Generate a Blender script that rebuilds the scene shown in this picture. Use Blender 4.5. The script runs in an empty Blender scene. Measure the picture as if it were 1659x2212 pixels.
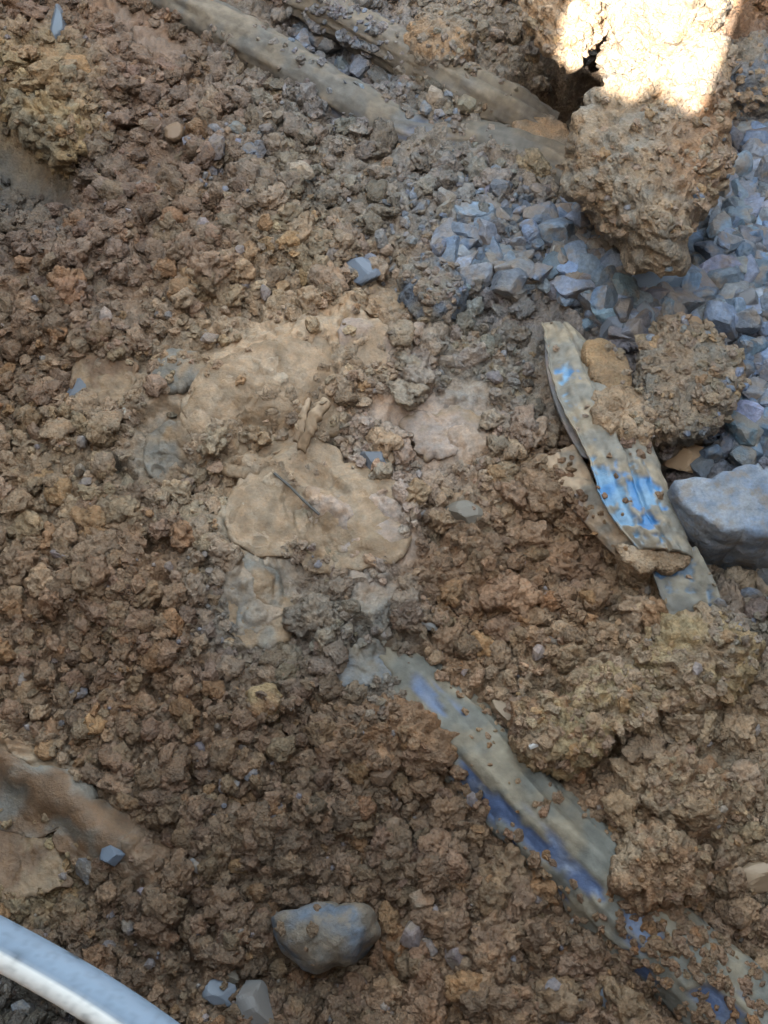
import bpy, math
import numpy as np
from mathutils import Vector, Matrix
from mathutils.bvhtree import BVHTree

# ------------------------------------------------------------------ camera, world, sun, exposure
scene = bpy.context.scene
COL = scene.collection
CAM_Z, PITCH, VFOV = 1.5, math.radians(62), math.radians(50)
cd = bpy.data.cameras.new('camera')
cam = bpy.data.objects.new('camera', cd)
COL.objects.link(cam)
cam.location = (0, 0, CAM_Z)
cam.rotation_euler = (math.radians(90) - PITCH, 0, 0)
cd.sensor_fit = 'VERTICAL'
cd.angle_y = VFOV
cd.lens_unit = 'FOV'
cd.angle = VFOV
cd.clip_start, cd.clip_end = 0.02, 300
cd.dof.use_dof = True
cd.dof.focus_distance = 1.65
cd.dof.aperture_fstop = 14
scene.camera = cam

SUN_EL, SUN_TO = math.radians(38), Vector((0.36, 1.0, 0)).normalized()   # light travels towards SUN_TO
world = bpy.data.worlds.new('World'); scene.world = world
world.use_nodes = True
wn = world.node_tree.nodes; wl = world.node_tree.links
sky = wn.new('ShaderNodeTexSky'); sky.sky_type = 'NISHITA'; sky.sun_disc = False
sky.sun_elevation = SUN_EL
sky.sun_rotation = math.atan2(-SUN_TO.x, -SUN_TO.y)
sky.air_density = 0.75; sky.dust_density = 0.7; sky.ozone_density = 0.4
tn = wn.new('ShaderNodeVectorMath'); tn.operation = 'MULTIPLY'; tn.inputs[1].default_value = (1.29, 1.03, .65)   # camera white balance for open shade
wl.new(sky.outputs[0], tn.inputs[0]); wl.new(tn.outputs[0], wn['Background'].inputs[0])
wn['Background'].inputs[1].default_value = 0.15
sl = bpy.data.lights.new('sun', 'SUN'); sl.energy = 2.0; sl.angle = math.radians(0.53); sl.color = (1, 0.93, 0.82)
sun = bpy.data.objects.new('sun', sl); COL.objects.link(sun)
sd = Vector((SUN_TO.x * math.cos(SUN_EL), SUN_TO.y * math.cos(SUN_EL), -math.sin(SUN_EL)))
sun.rotation_euler = sd.to_track_quat('-Z', 'Y').to_euler()
sun.location = (-1, -3, 4)
vs = scene.view_settings
vs.view_transform = 'Standard'; vs.look = 'None'; vs.gamma = 1; vs.exposure = 4.65
scene.cycles.max_bounces = 5

rng = np.random.default_rng(7)

# ------------------------------------------------------------------ plan of the place: a drawing 1659 x 2212 units of the trench floor
DW, DH = 1659.0, 2212.0
TV = math.tan(VFOV / 2); TH = TV * 0.75
cp, sp_ = math.cos(PITCH), math.sin(PITCH)
def W(X, Y, z=0.0):
    X = np.asarray(X, float); Y = np.asarray(Y, float)
    a = (X / DW - .5) * 2 * TH; b = (.5 - Y / DH) * 2 * TV
    dy = cp + b * sp_; dz = -sp_ + b * cp
    t = (z - CAM_Z) / dz
    return np.stack([a * t, dy * t, CAM_Z + dz * t], -1)
def PX(x, y, z=0.0):
    d = y * cp - (z - CAM_Z) * sp_
    d = np.maximum(d, .05)
    a = x / d; b = (y * sp_ + (z - CAM_Z) * cp) / d
    return (a / (2 * TH) + .5) * DW, (.5 - b / (2 * TV)) * DH
def mpp(X, Y):                      # metres per drawing unit, across
    p = W(X, Y); return (p[..., 1] * cp + CAM_Z * sp_) * 2 * TH / DW

# ------------------------------------------------------------------ noise
_perm = np.random.default_rng(3).permutation(4096).astype(np.int64)
_grad = np.random.default_rng(4).normal(size=(4096, 3)); _grad /= np.linalg.norm(_grad, axis=1)[:, None]
_rnd = np.random.default_rng(5).random((4096, 4))
def _h(i, j, k):
    return _perm[(_perm[(_perm[i & 4095] + j) & 4095] + k) & 4095]
def perlin(p, sc, seed=0):
    q = p / sc + seed * 17.31
    i = np.floor(q).astype(np.int64); f = q - i
    u = f * f * f * (f * (f * 6 - 15) + 10)
    r = 0
    for dx in (0, 1):
        wx = u[:, 0] if dx else 1 - u[:, 0]
        for dy in (0, 1):
            wy = u[:, 1] if dy else 1 - u[:, 1]
            for dz in (0, 1):
                wz = u[:, 2] if dz else 1 - u[:, 2]
                g = _grad[_h(i[:, 0] + dx, i[:, 1] + dy, i[:, 2] + dz)]
                d = g[:, 0] * (f[:, 0] - dx) + g[:, 1] * (f[:, 1] - dy) + g[:, 2] * (f[:, 2] - dz)
                r = r + wx * wy * wz * d
    return r * 1.6
def fbm(p, sc, n=3, seed=0, gain=.5):
    r = 0; a = 1
    for k in range(n):
        r = r + a * perlin(p, sc, seed + k * 3); sc = sc / 2.07; a *= gain
    return r
def ridge(p, sc, seed=0):
    return 1 - 2 * np.abs(perlin(p, sc, seed))
def worley(p, sc, seed=0):          # 2-D cells: dome height 0..1 and a random per cell
    q = p[:, :2] / sc + seed * 9.7
    i = np.floor(q).astype(np.int64); f = q - i
    best = np.full(len(p), -9.); rid = np.zeros(len(p))
    for dx in (-1, 0, 1):
        for dy in (-1, 0, 1):
            h = _h(i[:, 0] + dx, i[:, 1] + dy, seed + 11)
            rr = _rnd[h]
            cx = dx + .15 + .7 * rr[:, 0] - f[:, 0]; cy = dy + .15 + .7 * rr[:, 1] - f[:, 1]
            ang = rr[:, 2] * 6.28; ca, sa = np.cos(ang), np.sin(ang)
            ax = (cx * ca + cy * sa) * .8; ay = (-cx * sa + cy * ca) * 1.25
            R = .45 + .45 * rr[:, 3]
            v = R * (1 - (ax * ax + ay * ay) / (R * R))
            m = v > best
            best = np.where(m, v, best); rid = np.where(m, rr[:, 2], rid)
    return np.clip(best, -.35, 1), rid
def sstep(a, b, x):
    t = np.clip((x - a) / (b - a), 0, 1); return t * t * (3 - 2 * t)

# ------------------------------------------------------------------ what the floor is like where: colour, smoothness, share of gravel, relief
def ell(X, Y, e):
    cx, cy, rx, ry, a = e[:5]
    a = math.radians(a); ca, sa = math.cos(a), math.sin(a)
    u = ((X - cx) * ca + (Y - cy) * sa) / rx; v = (-(X - cx) * sa + (Y - cy) * ca) / ry
    return u * u + v * v
C = dict(tan=(.335, .245, .160), brown=(.235, .160, .105), rust=(.30, .185, .105), ochre=(.40, .275, .13), pale=(.40, .32, .235),
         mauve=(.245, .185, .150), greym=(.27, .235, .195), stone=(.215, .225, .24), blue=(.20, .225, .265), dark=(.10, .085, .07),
         pink=(.40, .305, .25), olive=(.27, .235, .135), lowbrown=(.21, .150, .098))
C = {k: tuple(.70 * (x * .86 + .14 * sum(v) / 3) if k not in ('blue', 'stone') else x for x in v) for k, v in C.items()}
C['blue'] = (.085, .120, .170); C['stone'] = (.108, .127, .160); C['brown'] = (.165, .102, .062); C['mauve'] = (.150, .104, .078); C['rust'] = (.195, .112, .062); C['lowbrown'] = (.118, .075, .047); C['olive'] = (.20, .165, .115); C['pale'] = (.32, .235, .160); C['pink'] = (.30, .235, .195); C['tan'] = (.245, .172, .110); C['greym'] = (.175, .155, .130)
ZONES = [  # x, y, radius, colour, weight; 'dark' is hollow shade painted into the soil
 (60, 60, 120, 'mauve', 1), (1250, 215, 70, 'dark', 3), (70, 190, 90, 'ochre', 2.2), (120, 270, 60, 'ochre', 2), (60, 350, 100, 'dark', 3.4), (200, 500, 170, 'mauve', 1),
 (330, 250, 180, 'mauve', 1), (450, 420, 150, 'brown', .9), (250, 620, 150, 'mauve', 1), (620, 400, 170, 'greym', 1), (640, 500, 60, 'ochre', .9),
 (750, 120, 120, 'stone', 1.2), (980, 90, 150, 'greym', 1.3), (560, 150, 120, 'greym', .9), (1050, 380, 160, 'greym', 1), (1000, 470, 120, 'stone', .7),
 (880, 520, 120, 'greym', .8), (1280, 550, 120, 'greym', 1.3), (1120, 560, 110, 'stone', 1.1), (1450, 620, 150, 'stone', 1.6), (1600, 600, 130, 'stone', 1.8), (1620, 420, 110, 'stone', 1.5),
 (1620, 240, 90, 'stone', 1.2), (1580, 110, 80, 'brown', 1.4), (1600, 850, 100, 'stone', 1.6), (1570, 960, 90, 'stone', 1.2), (820, 640, 110, 'tan', 1.2),
 (600, 720, 170, 'tan', 1.2), (350, 800, 170, 'tan', 1), (550, 860, 160, 'pale', 1.4), (760, 740, 90, 'pale', 1.6), (340, 950, 90, 'greym', 1.1),
 (100, 780, 160, 'brown', .9), (120, 980, 160, 'tan', .9), (980, 760, 120, 'greym', .9), (930, 930, 120, 'pink', 1.8), (780, 1110, 110, 'pink', 2.4),
 (560, 1110, 80, 'olive', 1.3), (560, 1110, 120, 'pale', 1), (1080, 830, 90, 'greym', 1), (1000, 1060, 110, 'tan', 1), (1080, 1180, 140, 'brown', 1.2),
 (1150, 1290, 130, 'rust', 1.5), (900, 1250, 100, 'brown', 1), (830, 1330, 90, 'greym', 1), (570, 1300, 110, 'greym', 1.6), (790, 1430, 70, 'greym', 1.2),
 (660, 1250, 60, 'brown', 1.5), (1200, 1480, 160, 'tan', 1), (1450, 1420, 150, 'tan', 1.2), (1600, 1350, 90, 'greym', 1), (1500, 1620, 180, 'tan', 1.2),
 (1300, 1650, 100, 'rust', 1), (1450, 1830, 120, 'rust', .9), (1600, 1850, 110, 'tan', 1), (1550, 2050, 130, 'brown', 1), (950, 1600, 130, 'rust', .8),
 (700, 1650, 180, 'lowbrown', 1.2), (400, 1900, 220, 'lowbrown', 1.3), (120, 1700, 110, 'tan', 1), (60, 1850, 80, 'ochre', 1), (1050, 2000, 170, 'brown', 1),
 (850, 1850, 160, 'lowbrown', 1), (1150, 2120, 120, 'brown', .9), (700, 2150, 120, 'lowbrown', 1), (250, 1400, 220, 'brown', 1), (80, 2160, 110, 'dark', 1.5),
 (900, 2120, 110, 'rust', .7)]
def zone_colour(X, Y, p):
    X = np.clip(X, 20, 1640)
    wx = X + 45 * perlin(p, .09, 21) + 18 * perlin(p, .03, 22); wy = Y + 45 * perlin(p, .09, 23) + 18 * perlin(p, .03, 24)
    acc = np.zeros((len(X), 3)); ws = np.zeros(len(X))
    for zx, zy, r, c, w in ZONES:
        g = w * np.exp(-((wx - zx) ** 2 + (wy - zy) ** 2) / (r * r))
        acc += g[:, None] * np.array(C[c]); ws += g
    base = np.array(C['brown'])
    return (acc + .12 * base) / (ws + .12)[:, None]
SMOOTH = [  # x, y, rx, ry, angle, strength
 (480, 850, 170, 70, -30, .75), (600, 790, 130, 80, -20, .8), (740, 735, 80, 50, 20, .85), (930, 930, 130, 50, 20, 1), (1000, 880, 60, 50, 0, .6),
 (770, 1100, 95, 65, 40, 1), (840, 1170, 70, 40, 30, .9), (565, 1110, 85, 80, 0, .85), (560, 1300, 75, 100, -10, .95), (785, 1425, 70, 38, 0, .95),
 (740, 1190, 80, 30, 45, .9), (340, 960, 50, 80, 10, .5), (250, 830, 80, 40, -10, .55), (130, 1730, 200, 60, 38, .95), (300, 1850, 70, 60, 30, .6),
 (60, 1850, 80, 60, 0, .6), (850, 650, 60, 25, -10, .5), (650, 430, 90, 30, -10, .3), (70, 370, 110, 70, 30, .6), (300, 60, 120, 30, 35, .7),
 (1160, 300, 60, 40, 20, 1), (820, 1300, 50, 40, 0, .6), (620, 970, 70, 40, -30, .5), (1390, 540, 60, 40, 0, .5), (700, 1000, 60, 40, 0, .3)]
def smoothness(X, Y, p):
    wx = X + 26 * perlin(p, .05, 31) + 12 * perlin(p, .02, 33); wy = Y + 26 * perlin(p, .05, 32) + 12 * perlin(p, .02, 34)
    s = np.zeros(len(X))
    for e in SMOOTH:
        s = np.maximum(s, e[5] * (1 - sstep(.8, 1.5, ell(wx, wy, e))))
    return s
GRAV = [(1560, 600, 210, 130, 0, 1), (1600, 860, 110, 120, 0, .95), (1630, 380, 100, 130, 0, .9), (1300, 540, 150, 90, 0, .9), (1340, 650, 170, 90, 0, .85), (1120, 550, 200, 105, 0, .72), (730, 90, 120, 100, 30, .75),
 (1020, 470, 240, 100, 0, .48), (1550, 980, 90, 90, 0, .7), (960, 210, 160, 60, 20, .4), (850, 600, 120, 60, 0, .4), (1610, 1300, 70, 60, 0, .5), (560, 330, 200, 120, 0, .3)]
def gravelness(X, Y):
    X = np.minimum(X, 1600)
    s = np.full(len(X), .055)
    for e in GRAV:
        s = np.maximum(s, e[5] * (1 - sstep(.5, 1.4, ell(X, Y, e))))
    return s
RELIEF = [  # x, y, rx, ry, angle, metres (soft mounds and hollows)
 (50, 365, 120, 85, 30, -.20), (60, 180, 120, 70, 30, .05), (1255, 210, 115, 85, 0, -.46), (1503, 470, 42, 85, 5, -.30), (1340, 500, 60, 50, 30, -.05),
 (550, 850, 260, 130, -25, .05), (760, 720, 140, 60, 20, .03), (1490, 930, 120, 60, -30, -.10), (1440, 1080, 40, 130, -25, -.10), (1540, 1170, 110, 60, 10, -.06),
 (660, 1250, 60, 70, 20, -.05), (610, 960, 60, 25, -20, -.035), (770, 1120, 130, 70, 40, .025), (720, 2080, 160, 60, 0, -.07), (60, 2170, 130, 60, 20, -.05),
 (130, 1720, 230, 60, 38, .045), (1400, 1950, 60, 40, 20, -.05), (1250, 1210, 110, 35, 35, -.05), (800, 1350, 150, 60, 0, .02), (1450, 1450, 200, 160, 0, .03),
 (1500, 1800, 170, 120, 0, .05), (1300, 1640, 60, 30, 20, -.04), (900, 1010, 60, 30, 0, -.02), (700, 1060, 60, 18, 30, -.035), (400, 480, 260, 120, 0, .02),
 (1380, 1150, 60, 60, 0, -.04), (350, 370, 70, 40, 0, -.035), (30, 930, 70, 35, 0, -.05), (480, 1000, 120, 22, -30, -.03), (1590, 150, 90, 60, 0, .05),
 (720, 110, 130, 60, 35, -.05), (930, 150, 90, 25, 30, -.05), (560, 560, 300, 60, -12, .02), (1080, 560, 120, 50, 0, -.02)]
PIPE_LINES = []   # filled below: ground sinks a little along pipes
def gh(x, y, fine=True):
    p = np.stack([x, y, np.zeros_like(x)], -1)
    X, Y = PX(x, y)
    inside = (1 - sstep(1.0, 1.35, np.abs((X - DW / 2) / (DW / 2)))) * (1 - sstep(2.15, 2.6, y)) * sstep(-.12, .02, y)
    z = .030 * fbm(p, .35, 3, 41) + .016 * perlin(p, .10, 45)
    r = np.zeros_like(x)
    wx = X + 20 * perlin(p, .06, 46); wy = Y + 20 * perlin(p, .06, 47)
    for e in RELIEF:
        r += e[5] * np.exp(-ell(wx, wy, e) ** 1.5)
    z = z + r * inside
    S = smoothness(X, Y, p) * inside
    if fine:
        d1, _ = worley(p + .006 * perlin(p, .02, 50)[:, None], .034, 1)
        d2, _ = worley(p + .003 * perlin(p, .012, 51)[:, None], .019, 2)
        d3, _ = worley(p, .010, 3)
        m = .5 + .5 * sstep(-.35, .35, perlin(p, .12, 52))
        rough = m * (.021 * d1 + .016 * d2) + .007 * d3 + .005 * ridge(p, .022, 53) + .003 * fbm(p, .012, 2, 54)
        pits = -.020 * sstep(.22, .50, perlin(p, .055, 65)) - .010 * sstep(.42, .62, perlin(p, .022, 57)) - .006 * sstep(.45, .7, perlin(p, .011, 58))
        terr = perlin(p, .07, 59); terr = terr + .25 * perlin(p, .025, 60); terr = .008 * (np.floor(terr * 4) + sstep(.42, .58, terr * 4 - np.floor(terr * 4)))
        calm = .005 * fbm(p, .05, 3, 55) + .0012 * fbm(p, .008, 2, 56) + .9 * pits + terr
        fd = 1 - .8 * sstep(1.9, 2.2, np.abs((X - DW / 2) / (DW / 2)))
        z = z + fd * (1 - S) * (1.0 * rough + 1.3 * pits) + S * (calm + .010)
    # unseen banks of the trench, built up to shade the floor and narrow skylight
    n = .10 * fbm(p, .5, 3, 61)
    nk = .09 * perlin(p, .09, 62) + .04 * perlin(p, .035, 63)
    bk = sstep(-.16, -.52, y) * (3.3 + .10 * n)
    side = sstep(1.18, 1.75, np.abs(x) + .12 * perlin(p, .3, 66)) * (3.3 + n)
    far = sstep(2.6, 4.2, y) * (1.0 + n)
    bank = np.maximum(bk, np.maximum(side, far)) * (1 + .10 * perlin(p, .22, 64))
    # slot added to the unseen bank so sun reaches the lump at the top
    tx, ty = SUN_TO.x, SUN_TO.y
    A, B = W(1100, 90, .28), W(1680, 70, .28); R0 = W(1330, 225, .27)
    q = x * ty - y * tx + 1.2 * nk; qa = A[0] * ty - A[1] * tx; qb = B[0] * ty - B[1] * tx
    Ld = (R0[0] - x) * tx + (R0[1] - y) * ty
    cut = .235 + Ld * math.tan(SUN_EL) + nk
    slot = sstep(qa - .03, qa + .03, q) * (1 - sstep(qb - .03, qb + .03, q)) * (Ld > .9)
    bank = bank - slot * np.maximum(bank - cut, 0)
    return np.maximum(z, bank + z * .5)

# ------------------------------------------------------------------ materials
def nodes(name):
    m = bpy.data.materials.new(name); m.use_nodes = True
    return m, m.node_tree.nodes, m.node_tree.links, m.node_tree.nodes['Principled BSDF']
def earth(name, src, rough=.74, spec=.32, bump=.85, speck=.5, grain=1.0, vor=1.0, mud=0):
    m, N, L, b = nodes(name)
    if src == 'object':
        c = N.new('ShaderNodeObjectInfo').outputs['Color']
    else:
        a = N.new('ShaderNodeAttribute'); a.attribute_name = 'Col'; c = a.outputs['Color']
    tc = N.new('ShaderNodeNewGeometry').outputs['Position']
    if src == 'object':
        tc = N.new('ShaderNodeTexCoord').outputs['Object']
        mp = N.new('ShaderNodeVectorMath'); mp.operation = 'MULTIPLY_ADD'
        oi = N.new('ShaderNodeObjectInfo'); L.new(tc, mp.inputs[0]); mp.inputs[1].default_value = (.02, .02, .02)
        L.new(oi.outputs['Random'], mp.inputs[2]); tc = mp.outputs[0]
    def noise(s, d=4, r=.6):
        n = N.new('ShaderNodeTexNoise'); n.inputs['Scale'].default_value = s; n.inputs['Detail'].default_value = d; n.inputs['Roughness'].default_value = r
        L.new(tc, n.inputs['Vector']); return n
    n1 = noise(45, 5); n2 = noise(230, 3); n3 = noise(700, 2)
    r1 = N.new('ShaderNodeMapRange'); r1.inputs[1].default_value = .3; r1.inputs[2].default_value = .7; r1.inputs[3].default_value = 1 - .42 * speck; r1.inputs[4].default_value = 1 + .42 * speck
    L.new(n1.outputs['Fac'], r1.inputs[0])
    r2 = N.new('ShaderNodeMapRange'); r2.inputs[1].default_value = .3; r2.inputs[2].default_value = .7; r2.inputs[3].default_value = 1 - .35 * speck; r2.inputs[4].default_value = 1 + .35 * speck
    L.new(n2.outputs['Fac'], r2.inputs[0])
    mu = N.new('ShaderNodeMath'); mu.operation = 'MULTIPLY'; L.new(r1.outputs[0], mu.inputs[0]); L.new(r2.outputs[0], mu.inputs[1])
    sc = N.new('ShaderNodeVectorMath'); sc.operation = 'SCALE'; L.new(c, sc.inputs[0]); L.new(mu.outputs[0], sc.inputs['Scale'])
    # hue drift between warm clay and grey dust
    n4 = noise(60, 4); mx = N.new('ShaderNodeMix'); mx.data_type = 'RGBA'; mx.blend_type = 'MULTIPLY'
    cr = N.new('ShaderNodeValToRGB'); cr.color_ramp.elements[0].position = .35; cr.color_ramp.elements[0].color = (1.07, .99, .90, 1)
    cr.color_ramp.elements[1].position = .65; cr.color_ramp.elements[1].color = (.95, 1.0, 1.06, 1)
    L.new(n4.outputs['Fac'], cr.inputs[0]); mx.inputs[0].default_value = 1
    L.new(sc.outputs[0], mx.inputs[6]); L.new(cr.outputs[0], mx.inputs[7])
    L.new(mx.outputs[2], b.inputs['Base Color'])
    b.inputs['Roughness'].default_value = rough
    rr = N.new('ShaderNodeMapRange'); rr.inputs[1].default_value = .35; rr.inputs[2].default_value = .7; rr.inputs[3].default_value = rough - .22; rr.inputs[4].default_value = min(1, rough + .1)
    L.new(n4.outputs['Fac'], rr.inputs[0]); L.new(rr.outputs[0], b.inputs['Roughness'])
    b.inputs['Specular IOR Level'].default_value = spec
    b1 = N.new('ShaderNodeBump'); b1.inputs['Strength'].default_value = bump; b1.inputs['Distance'].default_value = .004 * grain
    b2 = N.new('ShaderNodeBump'); b2.inputs['Strength'].default_value = bump; b2.inputs['Distance'].default_value = .0016 * grain
    nb = noise(130, 4, .65)
    L.new(nb.outputs['Fac'], b1.inputs['Height']); L.new(n3.outputs['Fac'], b2.inputs['Height'])
    vo = N.new('ShaderNodeTexVoronoi'); vo.inputs['Scale'].default_value = 210; vo.inputs['Randomness'].default_value = 1; L.new(tc, vo.inputs['Vector'])
    wv = N.new('ShaderNodeVectorMath'); wv.operation = 'MULTIPLY_ADD'; L.new(nb.outputs['Color'], wv.inputs[0]); wv.inputs[1].default_value = (.006, .006, .006); L.new(tc, wv.inputs[2]); L.new(wv.outputs[0], vo.inputs['Vector'])
    b3 = N.new('ShaderNodeBump'); b3.invert = True; b3.inputs['Strength'].default_value = bump * vor
    if name == 'soil':
        ca_ = N.new('ShaderNodeAttribute'); ca_.attribute_name = 'Plastic'
        for bb, st_ in ((b3, bump * vor), (b2, bump), (b1, bump)):
            ms = N.new('ShaderNodeMapRange'); ms.inputs[3].default_value = st_; ms.inputs[4].default_value = st_ * .25; L.new(ca_.outputs['Fac'], ms.inputs[0]); L.new(ms.outputs[0], bb.inputs['Strength'])
    b3.inputs['Distance'].default_value = .004
    L.new(vo.outputs['Distance'], b3.inputs['Height']); L.new(b1.outputs[0], b3.inputs['Normal']); L.new(b3.outputs[0], b2.inputs['Normal']); L.new(b2.outputs[0], b.inputs['Normal'])
    if mud:
        n5 = noise(38, 4); rm_ = N.new('ShaderNodeMapRange'); rm_.inputs[1].default_value = .50; rm_.inputs[2].default_value = .62; rm_.inputs[4].default_value = mud; L.new(n5.outputs['Fac'], rm_.inputs[0])
        mm = N.new('ShaderNodeMix'); mm.data_type = 'RGBA'; L.new(rm_.outputs[0], mm.inputs[0]); L.new(mx.outputs[2], mm.inputs[6]); mm.inputs[7].default_value = (.165, .128, .092, 1)
        L.new(mm.outputs[2], b.inputs['Base Color'])
    return m
M_soil = earth('soil', 'attr')
M_clay = earth('wet_clay', 'attr', rough=.66, spec=.25, bump=.5, speck=.38, vor=.45)
M_clod = earth('clod_soil', 'object')
M_stone = earth('gravel_stone_skin', 'object', rough=.68, spec=.4, bump=.75, speck=.65, grain=.9, vor=.45, mud=.65)
M_stone_v = earth('gravel_skin', 'attr', rough=.68, spec=.4, bump=.75, speck=.65, grain=.9, vor=.45, mud=.65)
M_slab = earth('limestone', 'attr', rough=.75, spec=.35, bump=.7, speck=.45, vor=.25, mud=.6)
def film(name):           # plastic with dried mud: colour and gloss live in attributes
    m, N, L, b = nodes(name)
    a = N.new('ShaderNodeAttribute'); a.attribute_name = 'Col'
    g = N.new('ShaderNodeAttribute'); g.attribute_name = 'Plastic'
    tc = N.new('ShaderNodeNewGeometry').outputs['Position']
    n = N.new('ShaderNodeTexNoise'); n.inputs['Scale'].default_value = 90; n.inputs['Detail'].default_value = 5; L.new(tc, n.inputs['Vector'])
    r = N.new('ShaderNodeMapRange'); r.inputs[1].default_value = .3; r.inputs[2].default_value = .7; r.inputs[3].default_value = .82; r.inputs[4].default_value = 1.16
    L.new(n.outputs['Fac'], r.inputs[0])
    sc = N.new('ShaderNodeVectorMath'); sc.operation = 'SCALE'; L.new(a.outputs['Color'], sc.inputs[0]); L.new(r.outputs[0], sc.inputs['Scale'])
    L.new(sc.outputs[0], b.inputs['Base Color'])
    rr = N.new('ShaderNodeMapRange'); rr.inputs[3].default_value = .8; rr.inputs[4].default_value = .38; L.new(g.outputs['Fac'], rr.inputs[0])
    L.new(rr.outputs[0], b.inputs['Roughness'])
    b.inputs['Specular IOR Level'].default_value = .4
    bm = N.new('ShaderNodeBump'); bm.inputs['Distance'].default_value = .0022; bm.inputs['Strength'].default_value = .5
    n2 = N.new('ShaderNodeTexNoise'); n2.inputs['Scale'].default_value = 210; n2.inputs['Detail'].default_value = 5; L.new(tc, n2.inputs['Vector'])
    L.new(n2.outputs['Fac'], bm.inputs['Height']); L.new(bm.outputs[0], b.inputs['Normal'])
    return m
M_film = film('muddy_plastic')
M_quartz, N_, L_, b_ = nodes('quartz')
b_.inputs['Base Color'].default_value = (.36, .34, .32, 1); b_.inputs['Roughness'].default_value = .25
M_hose, N_, L_, b_ = nodes('hose_plastic')
a_ = N_.new('ShaderNodeAttribute'); a_.attribute_name = 'Col'; L_.new(a_.outputs['Color'], b_.inputs['Base Color']); b_.inputs['Roughness'].default_value = .55
n_ = N_.new('ShaderNodeTexNoise'); n_.inputs['Scale'].default_value = 60; m_ = N_.new('ShaderNodeBump'); m_.inputs['Distance'].default_value = .001; m_.inputs['Strength'].default_value = .3
L_.new(n_.outputs['Fac'], m_.inputs['Height']); L_.new(m_.outputs[0], b_.inputs['Normal'])
M_twig, N_, L_, b_ = nodes('twig_bark')
b_.inputs['Base Color'].default_value = (.07, .065, .06, 1); b_.inputs['Roughness'].default_value = .7

# ------------------------------------------------------------------ mesh helpers
def mesh_np(name, V, F, col=None, extra=None, smooth=True):
    V = np.asarray(V, np.float32); F = np.asarray(F, np.int32)
    me = bpy.data.meshes.new(name)
    nf, k = F.shape
    me.vertices.add(len(V)); me.vertices.foreach_set('co', V.ravel())
    me.loops.add(nf * k); me.loops.foreach_set('vertex_index', F.ravel())
    me.polygons.add(nf); me.polygons.foreach_set('loop_start', np.arange(0, nf * k, k, dtype=np.int32))
    me.polygons.foreach_set('use_smooth', np.full(nf, smooth))
    me.update(calc_edges=True)
    if col is not None:
        a = me.attributes.new('Col', 'FLOAT_COLOR', 'POINT')
        a.data.foreach_set('color', np.concatenate([col, np.ones((len(V), 1))], 1).astype(np.float32).ravel())
    if extra is not None:
        a = me.attributes.new('Plastic', 'FLOAT', 'POINT'); a.data.foreach_set('value', extra.astype(np.float32))
    return me
def link(name, me, mat, parent=None, label=None, cat=None, group=None, kind=None):
    o = bpy.data.objects.new(name, me); COL.objects.link(o)
    if me is not None and not me.materials: me.materials.append(mat)
    if parent: o.parent = parent
    if label: o['label'] = label
    if cat: o['category'] = cat
    if group: o['group'] = group
    if kind: o['kind'] = kind
    return o
def grid_faces(n, m, wrap=False):
    i = np.arange(n - 1)[:, None]; j = np.arange(m if wrap else m - 1)[None, :]
    a = i * m + j; b = i * m + (j + 1) % m
    return np.stack([a, b, b + m, a + m], -1).reshape(-1, 4)
def ico(sub):
    t = (1 + 5 ** .5) / 2
    V = [(-1, t, 0), (1, t, 0), (-1, -t, 0), (1, -t, 0), (0, -1, t), (0, 1, t), (0, -1, -t), (0, 1, -t), (t, 0, -1), (t, 0, 1), (-t, 0, -1), (-t, 0, 1)]
    F = [(0, 11, 5), (0, 5, 1), (0, 1, 7), (0, 7, 10), (0, 10, 11), (1, 5, 9), (5, 11, 4), (11, 10, 2), (10, 7, 6), (7, 1, 8), (3, 9, 4), (3, 4, 2), (3, 2, 6), (3, 6, 8), (3, 8, 9), (4, 9, 5), (2, 4, 11), (6, 2, 10), (8, 6, 7), (9, 8, 1)]
    V = [np.array(v) / np.linalg.norm(v) for v in V]
    for _ in range(sub):
        c = {}; G = []
        def mid(a, b):
            k = (min(a, b), max(a, b))
            if k not in c:
                v = V[a] + V[b]; V.append(v / np.linalg.norm(v)); c[k] = len(V) - 1
            return c[k]
        for a, b, d in F:
            x, y, z = mid(a, b), mid(b, d), mid(d, a)
            G += [(a, x, z), (b, y, x), (d, z, y), (x, y, z)]
        F = G
    return np.array(V), np.array(F)
ICO = [ico(k) for k in range(6)]
def stone_shape(sub, seed, sharp=1.0):
    r = np.random.default_rng(seed); V, F = ICO[sub]
    n = r.normal(size=(13, 3)); n /= np.linalg.norm(n, axis=1)[:, None]; d = r.uniform(.62, 1.0, 13)
    dots = V @ n.T
    R = np.min(np.where(dots > .05, d / np.maximum(dots, .05), 9), axis=1); R = np.minimum(R, 1.25)
    P = V * R[:, None] * (1 + .02 * perlin(V, .5, seed % 97))[:, None]
    return P * r.uniform([.85, .62, .5], [1.2, .95, .8]), F
def clod_shape(sub, seed, crumple=1.0):
    r = np.random.default_rng(seed); V, F = ICO[sub]
    w = V + .25 * np.stack([perlin(V, .8, seed % 89 + k) for k in range(3)], -1)
    n = r.normal(size=(11, 3)); n /= np.linalg.norm(n, axis=1)[:, None]; dd = r.uniform(.66, 1.05, 11); dots = V @ n.T
    R = .9 * np.minimum(np.min(np.where(dots > .05, dd / np.maximum(dots, .05), 9), axis=1), 1.3) + .1 + .30 * perlin(w, .8, seed % 91) + crumple * (.24 * ridge(w, .6, seed % 83) + .24 * perlin(w, .33, seed % 79)) - .22 * sstep(.1, .45, perlin(w, .4, seed % 67 + 3)) - .25 * sstep(.25, .5, perlin(w, .6, seed % 71 + 7))
    if sub >= 3: R = R + .05 * perlin(w, .14, 5)
    return V * R[:, None] * r.uniform([.85, .65, .5], [1.2, 1.0, .85]), F
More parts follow.
